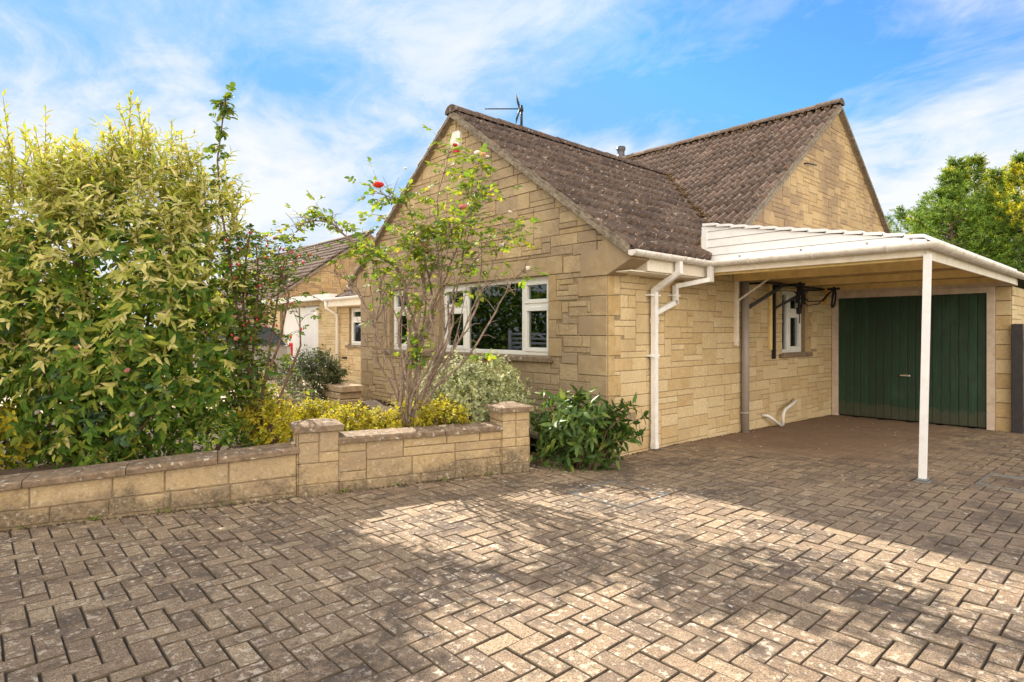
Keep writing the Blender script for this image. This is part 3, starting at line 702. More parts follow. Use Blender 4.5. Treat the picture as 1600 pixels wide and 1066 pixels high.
def window(parent, fr, x0, x1, z0, z1, bars, d=.0, label=None, fanlights=(), sash=()):
    """uPVC window in frame fr at depth -d: outer frame, mullions (bars), fanlight transoms and opening sashes"""
    w = thing('window', fr.p((x0+x1)/2, z0, -d), label, None); w.parent = parent; w.location = WL[w.name]-WL[parent.name]
    if 'label' in w and not label: del w['label']
    mb = MB(); f = .055
    def bx(a, b, c, e, d0, d1): 
        p, q = fr.p(a, b, d0), fr.p(c, e, d1); mb.box(p, q, 0, .004)
    bx(x0, z0, x1, z0+f, -d-.06, -d); bx(x0, z1-f, x1, z1, -d-.06, -d)
    bx(x0, z0+f, x0+f, z1-f, -d-.06, -d-.0005); bx(x1-f, z0+f, x1, z1-f, -d-.06, -d-.0005)
    for b in bars: bx(b-.032, z0+f, b+.032, z1-f, -d-.06, -d-.001)
    edges = [x0+f-.02, *bars, x1-f+.02]
    for (k, zt) in fanlights:
        a = edges[k]+(.03 if k else .02); b = edges[k+1]-(.03 if k < len(bars) else .02); bx(a, zt-.03, b, zt+.03, -d-.058, -d-.002)
        for (s0, s1) in ((z0+f-.008, zt-.024), (zt+.024, z1-f+.008)):   # sashes sit proud of the frame
            g = .05
            bx(a-.008, s0, b+.008, s0+g, -d-.04, -d+.014); bx(a-.008, s1-g, b+.008, s1, -d-.04, -d+.014)
            bx(a-.008, s0+g, a-.008+g, s1-g, -d-.04, -d+.0135); bx(b+.008-g, s0+g, b+.008, s1-g, -d-.04, -d+.0135)
    mb.build('frame', M['upvc'], w)
    mb = MB()
    for a, b in zip(edges, edges[1:]):
        p, q = fr.p(a+.01, z0+.04, -d-.034), fr.p(b-.01, z1-.04, -d-.028); mb.box(p, q)
    mb.build('pane', M['glass'], w)
    return w
fr = Frame((0, YF, 0), (1, 0, 0), (0, -1, 0))
w = window(house, fr, *W2[::2], W2[1], W2[3], [-6.79, -5.61], .07, 'long white picture window with side casements', fanlights=[(0, 1.83), (2, 1.83)])
w = window(house, fr, *W1[::2], W1[1], W1[3], [], .07, 'narrow white window behind the rose stems', fanlights=[(0, 1.83)])
mb = MB(); mb.box((-8.92, YF-.075, 1.125), (-5.0, YF+.10, 1.193), 0, .008); mb.build('sill', M['coping'], house)
fr = Frame((XE, 0, 0), (0, 1, 0), (1, 0, 0))
w = window(house, fr, W3[0], W3[2], W3[1], W3[3], [9.88], .06, 'small white side window under the carport', fanlights=[(1, 1.80)])
mb = MB(); mb.box((XE-.10, 9.40, 1.085), (XE+.075, 10.55, 1.15), 0, .006); mb.build('sill', M['coping'], house)
fr = Frame((0, 7.30, 0), (1, 0, 0), (0, -1, 0))
w = window(house, fr, -14.35, -13.62, 1.15, 2.1, [], .06, 'small white window beside the porch', fanlights=[(0, 1.80)])
mb = MB(); mb.box((-14.45, 7.22, 1.08), (-13.52, 7.38, 1.145), 0, .006); mb.build('sill', M['coping'], house)
for a_, b_ in (((-14.7, 7.27, .78), (-14.45, 7.295, .84)), ((-14.62, 7.26, .40), (-14.5, 7.295, .52))):
    mb = MB(); mb.box(a_, b_, 0, .005); mb.build('air_brick', M['black_metal'], house)
for (xa, xb) in ((-7.31, -6.90), (-5.52, -5.12)):   # pleated curtains inside the long window
    mb = MB(); vs = []; fs = []; n = 30
    for k in range(n+1):
        x = xa+(xb-xa)*k/n; y = YF+.24+.022*sin(k*1.25); vs += [(x, y, 1.0), (x, y, 2.22)]
    mb.add(vs, [(2*k, 2*k+2, 2*k+3, 2*k+1) for k in range(n)], 0, True)
    mb.build('curtain', M['curtain'], house)
# small iron hook on the main gable
mb = MB(); mb.tube([(XE+.01, 10.35, 4.30), (XE+.05, 10.35, 4.30), (XE+.05, 10.75, 4.34)], .012, 6); mb.build('iron_hook', M['black_metal'], house)
# white boundary marks at the foot of the boiler flue
vp = thing('roof_vent', (-9.1, YR, 5.66), 'dark round vent terminal standing on the main roof ridge', 'roof vent')
mb = MB(); c = (-9.1, YR, 5.62)
mb.lathe(c, [(.115, 0), (.115, .13), (.095, .16), (.088, .19), (.088, .26), (.112, .31), (.112, .345), (.085, .35)], 18); mb.build('cowl', M['dark_metal'], vp)
mb = MB(); mb.lathe((c[0], c[1], c[2]+.352), [(.105, 0), (.105, .018), (.02, .03)], 18); mb.build('cap', M['dark_metal'], vp)
# ------------------------------------------------------------------ aerial and alarm box
ax = Vector((XR0, 6.50, 4.68))
t = thing('tv_aerial', ax, 'black yagi television aerial on a short mast above the front roof ridge', 'aerial')
mb = MB(); mb.tube([ax, ax+Z*.40], .020, 8); mb.tube([ax+Z*.33-R_*.03, ax+Z*.33+R_*.03], .03, 6); mb.build('mast', M['black_metal'], t)
mb = MB(); b0 = ax+Z*.345; bd = (-R_).normalized(); mb.tube([b0+bd*.0, b0+bd*.58], .009, 6)
for k in range(11): p = b0+bd*(.16+k*.04); h = .024; mb.tube([p-F_*.06-Z*h*.6, p+F_*.06+Z*h*.6], .0045, 4)
for s in (1, -1):                        # reflector grid: two splayed panels of rods
    for k in range(6):
        q = b0+bd*(.03+.010*k)+Z*s*(.035+.030*k); mb.tube([q-F_*.11, q+F_*.11], .0045, 4)
    for f in (-.09, 0, .09): mb.tube([b0+bd*.03+Z*s*.02+F_*f, b0+bd*.09+Z*s*.20+F_*f], .005, 4)
mb.build('antenna', M['black_metal'], t)
t = thing('alarm_box', (-6.90, YF-.03, 4.12), 'white intruder alarm box fixed just below the front gable peak', 'alarm box')
mb = MB(); x0, z0 = -6.90, 4.10
prof = [(-.10, .03), (-.065, .0), (.065, .0), (.10, .03), (.12, .19), (.08, .245), (-.08, .245), (-.12, .19)]
mb.prism([(x0+a, YF-.015, z0+b) for a, b in prof], (0, -.045, 0)); vs = [(x0+a, YF-.060, z0+b) for a, b in prof]+[(x0+a*.8, YF-.078, z0+.12+(b-.12)*.8) for a, b in prof]
mb.add(vs, [(i, (i+1) % 8, 8+(i+1) % 8, 8+i) for i in range(8)]+[tuple(range(8, 16))]); mb.build('cover', M['upvc'], t)
mb = MB(); mb.prism([(x0+a, YF-.020, z0-.014+b) for a, b in ((-.05, 0), (.05, 0), (.04, -.045), (-.04, -.045))], (0, -.04, 0)); mb.build('strobe', M['lamp_red'], t)

# ------------------------------------------------------------------ garage
gar = thing('garage', (-3, 12, 0), 'stone garage with green boarded door behind the carport', 'garage')
YG = 11.57
mb = MB()
fr = Frame((0, YG, 0), (1, 0, 0), (0, -1, 0))
wall(mb, fr, -1.857, -1.665, -.02, 2.18, seed=2, mod=.222, wu=.19, hs=((1, 1.0),), wmin=1, wmax=1, mi=1, thick=.2, proud=.006)
wall(mb, Frame((-1.665, 0, 0), (0, 1, 0), (1, 0, 0)), YG, 17, -.02, 2.18, seed=14, thick=.18)
mb.box((-4.17, 16.9, 0), (-1.9, 17, 2.2)); mb.build('wall', [M['mortar'], M['side_stone'], M['quoin']], gar)
mb = MB(); mb.box((-4.17, YG+.06, 2.36), (-1.60, 17.1, 2.40)); mb.build('roof', M['flat_roof'], gar)
mb = MB()
mb.box((-4.172, YG-.045, 0.0), (-4.075, YG+.06, 2.18)); mb.box((-1.955, YG-.045, -.0), (-1.857, YG+.06, 2.18)); mb.box((-4.075, YG-.043, 2.09), (-1.955, YG+.06, 2.18))
mb.box((-4.172, YG-.075, 2.182), (-1.60, YG+.03, 2.29)); mb.box((-4.172, YG-.11, 2.292), (-1.60, YG+.03, 2.33))
mb.build('door_frame', M['pink_timber'], gar)
d = thing('garage_door', (-3.02, YG, 0), None, None); d.parent = gar; d.location = WL[d.name]-WL[gar.name]
mb = MB(); n = 18; x0, x1 = -4.070, -1.96; wd = (x1-x0)/n
for k in range(n):
    a = x0+k*wd; j = rnd.uniform(-.002, .002)
    mb.box((a+.0025, YG-.012+j, .02), (a+wd-.0025, YG+.02, 2.085), 0, .005)
mb.box((x0, YG+.021, .02), (x1, YG+.04, 2.085)); mb.build('boards', M['door_green'], d)
mb = MB(); hx, hz = -3.03, .77
mb.lathe((0, 0, 0), [(.028, 0), (.028, .006), (.012, .010), (.012, .035)], 14); mb.v = [(hx+x, YG-.014-z, hz+y) for x, y, z in mb.v]
mb.box((hx-.075, YG-.070, hz-.020), (hx+.075, YG-.045, hz+.020), 0, .008); mb.build('handle', M['steel'], d)
# dark side gate
t = thing('side_gate', (-1.1, 11.5, 0), 'dark grey timber side gate right of the garage', 'gate')
mb = MB(); mb.box((-1.655, 11.45, -.03), (-1.52, 11.55, 1.61), 0, .006); mb.build('gate_post', M['gate_dark'], t)
mb = MB()
for k in range(8): mb.box((-1.50+k*.115, 11.49, .03), (-1.395+k*.115, 11.51, 1.53), 0, .003)
mb.box((-1.51, 11.512, .25), (-.57, 11.55, .35)); mb.box((-1.51, 11.512, 1.25), (-.57, 11.55, 1.35)); mb.build('boards', M['gate_dark'], t)
mb = MB(); mb.box((-.55, 11.45, -.03), (-.43, 11.55, 1.61), 0, .006); mb.build('gate_post', M['gate_dark'], t)
# boundary fence beyond gate
t = thing('boundary_fence', (3.2, 8, 0), 'brown close boarded fence along the far right boundary', 'fence')
mb = MB(); y = 11.5
x = -.40
while x < 3.3: mb.box((x, 11.50, -.05), (x+.10, 11.52, 1.55)); x += .108
mb.box((-.4, 11.525, .3), (3.3, 11.56, .4)); mb.box((-.4, 11.525, 1.2), (3.3, 11.56, 1.3)); mb.build('boards', M['bark'], t)
# ------------------------------------------------------------------ carport
cp = thing('carport', (-2.8, 9, 0), 'white lean-to carport with stepped roof edge and one slim post', 'carport')
CX0, CX1, CY0, CY1 = -3.92, -1.60, 6.75, 11.5
mb = MB(); nt_ = 13; wd = (CX1-CX0)/nt_
def topz(x): return 2.83+(2.405-2.83)*(x-CX0)/(CX1-CX0)
for k in range(nt_):                     # stepped roof sheets: each lower than the last
    a = CX0+k*wd; b = a+wd; za = topz(a)-.004; zb = za-.012
    mb.prism([(a, CY0-.055, za-.030), (b-.006, CY0-.055, zb-.030), (b+.012, CY0-.055, zb-.052), (b+.012, CY0-.055, zb-.046), (b, CY0-.055, zb-.004), (b-.012, CY0-.055, zb), (a, CY0-.055, za)], (0, CY1-CY0+.1, 0))
mb.build('roof_sheet', M['white_paint'], cp, 'white stepped roof sheets')
mb = MB()
def topf(x): return topz(x)-.032
zc_ = 2.33
while zc_ < 2.82:                        # horizontal boards cut to the roof slope
    z1 = min(zc_+.098, 2.83); a, b = CX0, CX1
    poly = [(a, zc_), (b, zc_), (b, z1-.006), (a, z1-.006)]
    m_ = (2.405-2.83)/(CX1-CX0)
    poly = clip(poly, -m_, 1, topf(CX0)-m_*CX0)
    if len(poly) >= 3 and abs(area(poly)) > 1e-4:
        tilt = .007
        pf = [(x, CY0-.020-.008*(1-(z-zc_)/.098), z) for x, z in poly]; n = len(pf)
        mb.add(pf+[(x, CY0, z) for x, y, z in pf], [tuple(range(n)), tuple(range(2*n-1, n-1, -1))]+[((i+1) % n, i, n+i, n+(i+1) % n) for i in range(n)])
    zc_ += .098
poly = [(CX0, CY0, 2.30), (CX1, CY0, 2.30), (CX1, CY0, topf(CX1)-.004), (CX0, CY0, topf(CX0)-.004)]
mb.prism(poly, (0, .02, 0)); mb.box((CX0-.02, CY0-.036, 2.34), (CX0+.045, CY0+.018, 2.79))
mb.build('cladding', M['white_paint'], cp, 'triangle of white horizontal boards')
mb = MB(); mb.box((CX0-.045, CY0-.01, 2.42), (CX0-.022, CY0+.12, 2.68)); mb.build('packing_timber', M['cream_timber'], cp, 'short yellow timber at the cladding end')
for x in (-3.45, -2.75, -2.1, -1.72):
    mb = MB(); mb.lathe((0, 0, 0), [(.013, 0), (.013, .006), (.006, .014)], 8) ; mb.v = [(x+p[0], CY0-.028-p[2], 2.385+p[1]) for p in mb.v]
    mb.build('screw_cap', M['galv'], cp)
mb = MB(); GX = -1.535; zg = 2.335
halfgutter(mb, [(-3.80, CY0-.09, zg+.008), (GX, CY0-.09, zg), (GX, 17.0, zg-.01)], .060)
for p in ((-3.3,), (-2.6,), (-1.9,)): bracket_ring(mb, (p[0], CY0-.09, zg+.004), (1, 0, 0), .067, w=.018)
for y in (7.3, 8.2, 9.1, 10.0, 10.9, 11.6): bracket_ring(mb, (GX, y, zg), (0, 1, 0), .067, w=.018)
mb.build('gutter', M['gutter_dirty'], cp)
mb = MB(); mb.box((-3.86, CY0-.018, 2.215), (-1.62, CY0+.008, 2.298)); mb.box((-1.626, CY0+.01, 2.19), (-1.60, CY1, 2.325)); mb.build('fascia', M['fascia'], cp)
mb = MB(); mb.box((-4.16, CY0+.03, 2.325), (-1.63, CY1, 2.34)); mb.build('ceiling', M['ceiling'], cp)
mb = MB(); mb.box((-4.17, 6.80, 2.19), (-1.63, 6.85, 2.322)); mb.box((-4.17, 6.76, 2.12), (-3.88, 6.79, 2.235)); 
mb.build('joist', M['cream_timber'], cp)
for y, zb_, mt in ((7.35, 2.245, 'shaded_timber'), (7.95, 2.20, 'cream_timber'), (8.75, 2.235, 'shaded_timber'), (9.5, 2.20, 'cream_timber'), (10.3, 2.24, 'shaded_timber'), (11.1, 2.21, 'cream_timber')):  # browner joists alternate with cream ones, shadow bands put into the timber colour
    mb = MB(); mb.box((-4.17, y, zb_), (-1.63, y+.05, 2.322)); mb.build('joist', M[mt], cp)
mb = MB(); mb.tube([(-1.605, 6.64, .085), (-1.588, 6.74, 2.23)], .040, 4, smooth=False, sq=True); mb.build('post', M['white_paint'], cp)
mb = MB(); mb.box((-1.665, 6.575, .085), (-1.545, 6.705, .103), 0, .003); mb.box((-1.645, 6.59, .103), (-1.563, 6.69, .125), 0, .006); mb.build('base_plate', M['galv'], cp)
mb = MB(); mb.box((-4.18, 7.98, 1.30), (-4.14, 8.045, 2.22)); mb.tube([(-4.15, 8.01, 1.92), (-3.76, 8.14, 2.22)], .018, 4, sq=True, smooth=False); mb.build('brace', M['fascia'], cp)
# ------------------------------------------------------------------ wall rack with hanging straps
t = thing('wall_rack', (-4.1, 9.3, 1.2), 'black metal wall rack hung under the carport ceiling beside the small window', 'wall rack')
mb = MB()
mb.box((-3.955, 8.42, 2.18), (-3.915, 10.35, 2.215)); mb.box((-4.18, 8.42, 2.18), (-3.915, 8.455, 2.21))
mb.tube([(-4.16, 8.36, 1.84), (-3.94, 9.02, 2.19)], .028, 4, sq=True, smooth=False)
mb.tube([(-4.16, 9.22, 1.86), (-3.75, 9.60, 2.17)], .026, 4, sq=True, smooth=False)
mb.box((-4.18, 9.15, 1.08), (-4.135, 9.20, 2.22)); mb.box((-4.18, 9.145, 2.175), (-3.70, 9.205, 2.215)); mb.box((-4.18, 10.30, 1.95), (-4.15, 10.34, 2.20)); mb.box((-4.18, 10.30, 2.165), (-3.62, 10.345, 2.20))
mb.build('bracket', M['black_metal'], t)
mb = MB(); mb.box((-4.18, 9.03, 1.22), (-4.15, 9.11, 2.24)); mb.build('mounting_board', M['cream_timber'], t)
def strap(name, x, y, top, h, w, mat, label, twist=.3, wid=.028):
    mb = MB(); n = 22; vs = []
    for k in range(n+1):
        an = 2*pi*k/n; s_ = sin(an)
        yy = y+w*(sin(an))*(.55+.45*(1-cos(an))/2); zz = top-h*(1-cos(an))/2; xx = x+twist*.05*sin(an*1.5)
        for q in (-wid/2, wid/2):
            vs.append((xx+q, yy+q*.15, zz))
    mb.add(vs, [(2*k, 2*k+1, 2*k+3, 2*k+2) for k in range(n)], 0, True); mb.add([(v[0], v[1]+.003, v[2]-.001) for v in vs], [(2*k+2, 2*k+3, 2*k+1, 2*k) for k in range(n)], 0, True)
    o = mb.build(name, mat); tag(o, label, 'strap', 'straps hanging on the black wall rack'); return o
strap('hanging_strap', -3.78, 9.20, 2.235, .48, .06, M['strap'], 'long black strap looped over the near arm of the wall rack')
strap('hanging_strap', -3.86, 9.32, 2.23, .30, .05, M['strap'], 'short black strap looped beside the long one on the wall rack')
strap('hanging_strap', -3.72, 10.34, 2.22, .34, .075, M['strap'], 'black strap looped over the far arm of the wall rack', wid=.03)
strap('hanging_strap', -3.80, 10.22, 2.20, .27, .03, M['yellow_strap'], 'yellow strap hanging on the far arm of the wall rack', wid=.03)
mb = MB()
mb.tube([(-3.80, 9.18, 2.22), (-3.80, 9.24, 2.0), (-3.79, 9.22, 1.83), (-3.81, 9.27, 1.62)], .008, 6); mb.box((-3.83, 9.18, 1.76), (-3.78, 9.27, 1.86), 0, .012)
mb.tube([(-3.85, 9.2, 2.2), (-3.80, 9.55, 1.96), (-3.75, 10.0, 1.98), (-3.72, 10.3, 2.17)], .012, 6)
mb.tube([(-3.88, 9.25, 2.1), (-3.83, 9.6, 1.90), (-3.8, 9.95, 1.93), (-3.75, 10.25, 2.12)], .009, 6)
tag(mb.build('ratchet_strap', M['strap']), 'tangled black ratchet strap sagging between the two rack arms', 'strap', 'straps hanging on the black wall rack')

# ------------------------------------------------------------------ low garden wall
lw = thing('garden_wall', (-5, 1.5, .1), 'low stone garden wall with flat coping and two capped piers along the drive', 'wall')
class WFrame(Frame):
    pass
du = Vector((.286, 1, 0)).normalized(); dn = Vector((.9615, -.275, 0))
o0 = wallpt(0); fr = Frame((o0.x, o0.y, 0), du, dn)      # u=0 at right end, negative leftwards
LS = math.hypot(1, .286)
def ctop(s): return (.565+.012*(s<1)) if s < 2.0 else .525-.045*(s-2.1)
mb = MB()
# right section
wall(mb, fr, -1.80*LS, -.28, .02, .525, seed=4, thick=.20, proud=.012, jit=.006, wmin=3, wmax=6, mod=.09, wu=.085, mi=1, hs=((1, .45), (2, .55)))
# left section, larger blocks in rough courses
u1 = -2.12*LS; u0 = -8.5
rr = random.Random(2)
for (v0, v1) in ((.03, .125), (.125, .255), (.255, .43)):
    u = u1
    while u > u0:
        w_ = rr.uniform(.30, .52); a_ = max(u-w_, u0)
        zb = lambda uu, v: .02+(v-.02)*(ctop(-uu/LS)-.055-.02)/(.43-.02)
        block(mb, fr, [(a_, zb(a_, v0)), (u, zb(u, v0)), (u, zb(u, v1)), (a_, zb(a_, v1))], .012+rnd.uniform(-.005, .005), 1, joint=.011); u = a_
zl = ctop(8.5/LS)-.056; zr_ = ctop(2.12)-.056
mb.prism([fr.p(u0, .0, -.19), fr.p(u1, .0, -.19), fr.p(u1, zr_, -.19), fr.p(u0, zl, -.19)], fr.n*.19, 0)
mb.build('wall', [M['mortar'], M['low_stone'], M['quoin']], lw)
mb = MB()
def cope(ua, ub, za, zb_, w0=-.235, w1=.045, th=.05):
    j = rnd.uniform(-.003, .003); vs = []
    for (u, z) in ((ua+.003, za), (ub-.003, zb_)):
        prof = [(w0, z-th), (w1, z-th), (w1+.002, z-.014), (w1-.012, z+j), (w0+.01, z+.008+j), (w0, z-.012)]
        vs += [fr.p(u, z_, w_) for w_, z_ in prof]
    mb.add(vs, [(5, 4, 3, 2, 1, 0), tuple(range(6, 12))]+[(i, (i+1) % 6, 6+(i+1) % 6, 6+i) for i in range(6)])
u = -.29
while u > -1.80*LS+.1: b_ = max(u-.60, -1.80*LS); cope(b_, u, .578, .578); u = b_
u = u1+.02
while u > u0: b_ = max(u-.62, u0); cope(b_, u, ctop(-b_/LS), ctop(-u/LS)); u = b_
mb.build('coping', M['coping'], lw, 'lichen spotted flat coping slabs')
for (ua, ub, zt, lab) in ((-.30, .0, .70, 'capped pier at the open end of the wall'), (-2.11*LS, -1.79*LS, .645, 'capped pier in the middle of the wall')):
    pr = thing('pier', fr.p((ua+ub)/2, .02, -.1), lab, None); pr.parent = lw; pr.location = WL[pr.name]-WL[lw.name]
    mb = MB(); f2 = Frame(fr.p(0, 0, .028), du, dn)
    k = dict(mod=.085, wu=.085, wmin=2, wmax=4, mi=1, hs=((1, .4), (2, .6)), thick=.28, proud=.010)
    wall(mb, f2, ua, ub, .02, zt, seed=int(zt*100), **k)
    kk = dict(k); kk['thick'] = .02
    f3 = Frame(f2.p(ub, 0, 0), -dn, du); wall(mb, f3, 0, .28, .02, zt, seed=9, **kk)
    f4 = Frame(f2.p(ua, 0, 0), -dn, -du); wall(mb, f4, 0, .28, .02, zt, seed=10, **kk)
    mb.build('shaft', [M['mortar'], M['low_stone'], M['quoin']], pr)
    mb = MB(); e = .035; c4 = [f2.p(ua-e, zt+.002, e), f2.p(ub+e, zt+.002, e), f2.p(ub+e, zt+.002, -.28-e), f2.p(ua-e, zt+.002, -.28-e)]
    cc = sum(c4, Vector())/4; up = [p+Z*.048 for p in c4]; tp = [cc+(p-cc)*.25+Z*.085 for p in c4]
    vs = c4+up+tp; fs = [(3, 2, 1, 0)]+[(i, (i+1) % 4, 4+(i+1) % 4, 4+i) for i in range(4)]+[(4+i, 4+(i+1) % 4, 8+(i+1) % 4, 8+i) for i in range(4)]+[(8, 9, 10, 11)]
    mb.add(vs, fs); mb.build('cap', M['coping'], pr)
# recessed manhole tray in the drive, second one by the post
def manhole(x, y, w, h, lab):
    mb = MB(); z = gz(y)+.004
    for a in ((x, y, x+w, y+.012), (x, y+h-.012, x+w, y+h), (x, y+.012, x+.012, y+h-.012), (x+w-.012, y+.012, x+w, y+h-.012)): mb.box((a[0], a[1], z-.02), (a[2], a[3], z+.003))
    for (cx_, cy_) in ((x+.05, y+.05), (x+w-.05, y+h-.05)): mb.box((cx_-.03, cy_-.02, z-.01), (cx_+.03, cy_+.02, z+.0015))
    tag(mb.build('manhole_frame', M['galv']), lab, 'manhole cover')
manhole(-3.55, 3.85, .62, .62, 'thin metal frame of a recessed manhole cover in the sunlit drive near the laurel bush')
manhole(-1.25, 6.9, .46, .62, 'thin metal frame of a recessed manhole cover right of the carport post')
#@@MARK3
# ------------------------------------------------------------------ foliage tools (numpy)
def nrmz(a): return a/np.maximum(np.linalg.norm(a, axis=-1, keepdims=True), 1e-9)
T8 = np.array([(0,0),(.28,-1),(.28,0),(.28,1),(.68,-.72),(.68,0),(.68,.72),(1,0)], float)
F8 = [(0,2,1),(0,3,2),(1,2,5,4),(2,3,6,5),(4,5,7),(5,6,7)]
TR = np.array([(0,0),(.22,-.85),(.25,0),(.22,.85),(.66,-.88),(.66,0),(.66,.88),(1,0)], float)
T4 = np.array([(0,0),(.45,-1),(.45,1),(1,0)], float); F4 = [(0,2,1),(1,2,3)]
class Leaves:
    def __init__(s): s.V = []; s.tm = []
    def add(s, pos, ax, nr, ln, wd, tmpl='8', fold=.22, curl=.25):
        n = len(pos)
        if n == 0: return
        T = {'8': T8, 'r': TR, '4': T4}[tmpl]
        ax = nrmz(ax); sd_ = nrmz(np.cross(ax, nr)); up = np.cross(sd_, ax)
        t = T[:,0][None,:,None]; w = T[:,1][None,:,None]; ln = np.broadcast_to(np.asarray(ln, float), (n,))[:,None,None]; wd = np.broadcast_to(np.asarray(wd, float), (n,))[:,None,None]
        cu = (curl*RNG.uniform(.2, 1.6, (n,)))[:,None,None]
        V = pos[:,None,:]+ax[:,None,:]*t*ln+sd_[:,None,:]*w*wd*.5+up[:,None,:]*(np.abs(w)*wd*fold-cu*ln*t**2)
        s.V.append(V.reshape(-1, 3)); s.tm.append((n, '4' if tmpl == '4' else '8'))
    def build(s, name, mat, parent=None, label=None):
        V = np.concatenate(s.V); li = []; lt = []; b = 0
        for n, k in s.tm:
            F = F4 if k == '4' else F8; nv = 4 if k == '4' else 8
            base = b+np.arange(n)*nv; flat = np.concatenate([np.array(f) for f in F])
            li.append((base[:,None]+flat[None,:]).ravel()); lt.append(np.tile([len(f) for f in F], n)); b += n*nv
        li = np.concatenate(li).astype(np.int32); lt = np.concatenate(lt).astype(np.int32); ls = np.concatenate([[0], np.cumsum(lt)[:-1]]).astype(np.int32)
        org = np.array([V[:,0].mean(), V[:,1].mean(), V[:,2].min()])
        me = bpy.data.meshes.new(name); me.vertices.add(len(V)); me.vertices.foreach_set('co', (V-org).astype(np.float32).ravel())
        me.loops.add(len(li)); me.loops.foreach_set('vertex_index', li); me.polygons.add(len(lt)); me.polygons.foreach_set('loop_start', ls); me.polygons.foreach_set('loop_total', lt)
        me.polygons.foreach_set('use_smooth', np.ones(len(lt), bool)); me.update(calc_edges=True); me.validate()
        o = link_mesh(name, me, mat, parent, Vector(org))
        if label: o['label'] = label
        return o
def shoots(lv, st, base, d, ln, k, L_, W_, droop=.15, ang=55, tmpl='8', t0=.12, fold=.22, curl=.25, stemr=.004, leafdroop=.25, stemfrac=1.0, grow=0.0):
    """vectorised leafy shoots; lv: Leaves, st: MB for stems (or None)"""
    m = len(base); d = nrmz(np.asarray(d, float)); ln = np.broadcast_to(np.asarray(ln, float), (m,)).astype(float)
    up = np.array([0, 0, 1.0]); side = nrmz(np.cross(d, up)+1e-3); oth = np.cross(side, d)
    tt = np.linspace(t0, 1, k)[None,:]; tt = np.clip(tt+RNG.normal(0, .02, (m, k)), .03, 1.0)
    pos = base[:,None,:]+d[:,None,:]*(ln[:,None]*tt)[...,None]-up*(droop*ln[:,None]*tt**2)[...,None]
    tan = nrmz(d[:,None,:]-up*(2*droop*tt)[...,None])
    ph = RNG.uniform(0, 6.28, (m, 1))+np.arange(k)[None,:]*2.4+RNG.normal(0, .3, (m, k))
    rad = side[:,None,:]*np.cos(ph)[...,None]+oth[:,None,:]*np.sin(ph)[...,None]
    a = np.radians(RNG.normal(ang, 12, (m, k))*(1-.55*(tt > .97)))
    ax = tan*np.cos(a)[...,None]+rad*np.sin(a)[...,None]-up*leafdroop*RNG.uniform(0, 1.5, (m, k, 1))
    nr = tan*np.sin(a)[...,None]-rad*np.cos(a)[...,None]+up*.35+RNG.normal(0, .25, (m, k, 3))
    sz = RNG.uniform(.55, 1.2, (m, k))*(1-grow*tt)
    lv.add(pos.reshape(-1, 3), ax.reshape(-1, 3), nr.reshape(-1, 3), (L_*sz).ravel(), (W_*sz).ravel(), tmpl, fold, curl)
    if st is not None:
        for i in range(m):
            if stemfrac < 1 and RNG.random() > stemfrac: continue
            pts = [base[i]+d[i]*ln[i]*t-up*droop*ln[i]*t*t for t in (0, .35, .7, 1)]
            st.tube(pts, [stemr, stemr*.85, stemr*.65, stemr*.35], 3, cap=False)
def ell(n, c, r, shell=(.75, 1.0), up=None, cone=None):
    """random points in an ellipsoid shell and their outward directions"""
    v = nrmz(RNG.normal(size=(n*3, 3)))
    if cone is not None: v = v[(v @ np.array(cone[0])) > cone[1]]
    v = v[:n]; rr = RNG.uniform(shell[0], shell[1], (len(v), 1)); c = np.array(c, float); r = np.array(r, float)
    return c+v*rr*r, nrmz(v/np.maximum(r, .01))
Fv = np.array(F_); Rv = np.array(R_); CAMV = -Fv
def orient(rr, rf, rz): return (rr, rf, rz)
def ellcam(n, c, rx, rd, rz, shell=(.8, 1.0), zmin=None, front=None):
    """as ell, with radii along the view's right, depth and up"""
    v = nrmz(RNG.normal(size=(int(n*2.2), 3)))
    if front is not None: v = v[v[:,1] < front]
    v = v[:n]; s_ = RNG.uniform(shell[0], shell[1], (len(v), 1)); q = v*s_*np.array([rx, rd, rz])
    p = np.array(c)+q[:,:1]*Rv+q[:,1:2]*Fv+q[:,2:]*np.array([0, 0, 1.0]); w = nrmz(v/np.array([rx, rd, rz])); o = w[:,:1]*Rv+w[:,1:2]*Fv+w[:,2:]*np.array([0, 0, 1.0])
    if zmin is not None: k = p[:,2] > zmin; p = p[k]; o = o[k]
    return p, o
UP = np.array([0, 0, 1.0])
def wall_clear(p, m=.30):                # keep plants behind the low wall unless they are above its coping
    s = 4.18-p[:,1]; off = (p[:,0]-(-4.39-.286*s))*(-.96)
    return (off > m) | ((p[:,2] > .62) & (off > -.02))

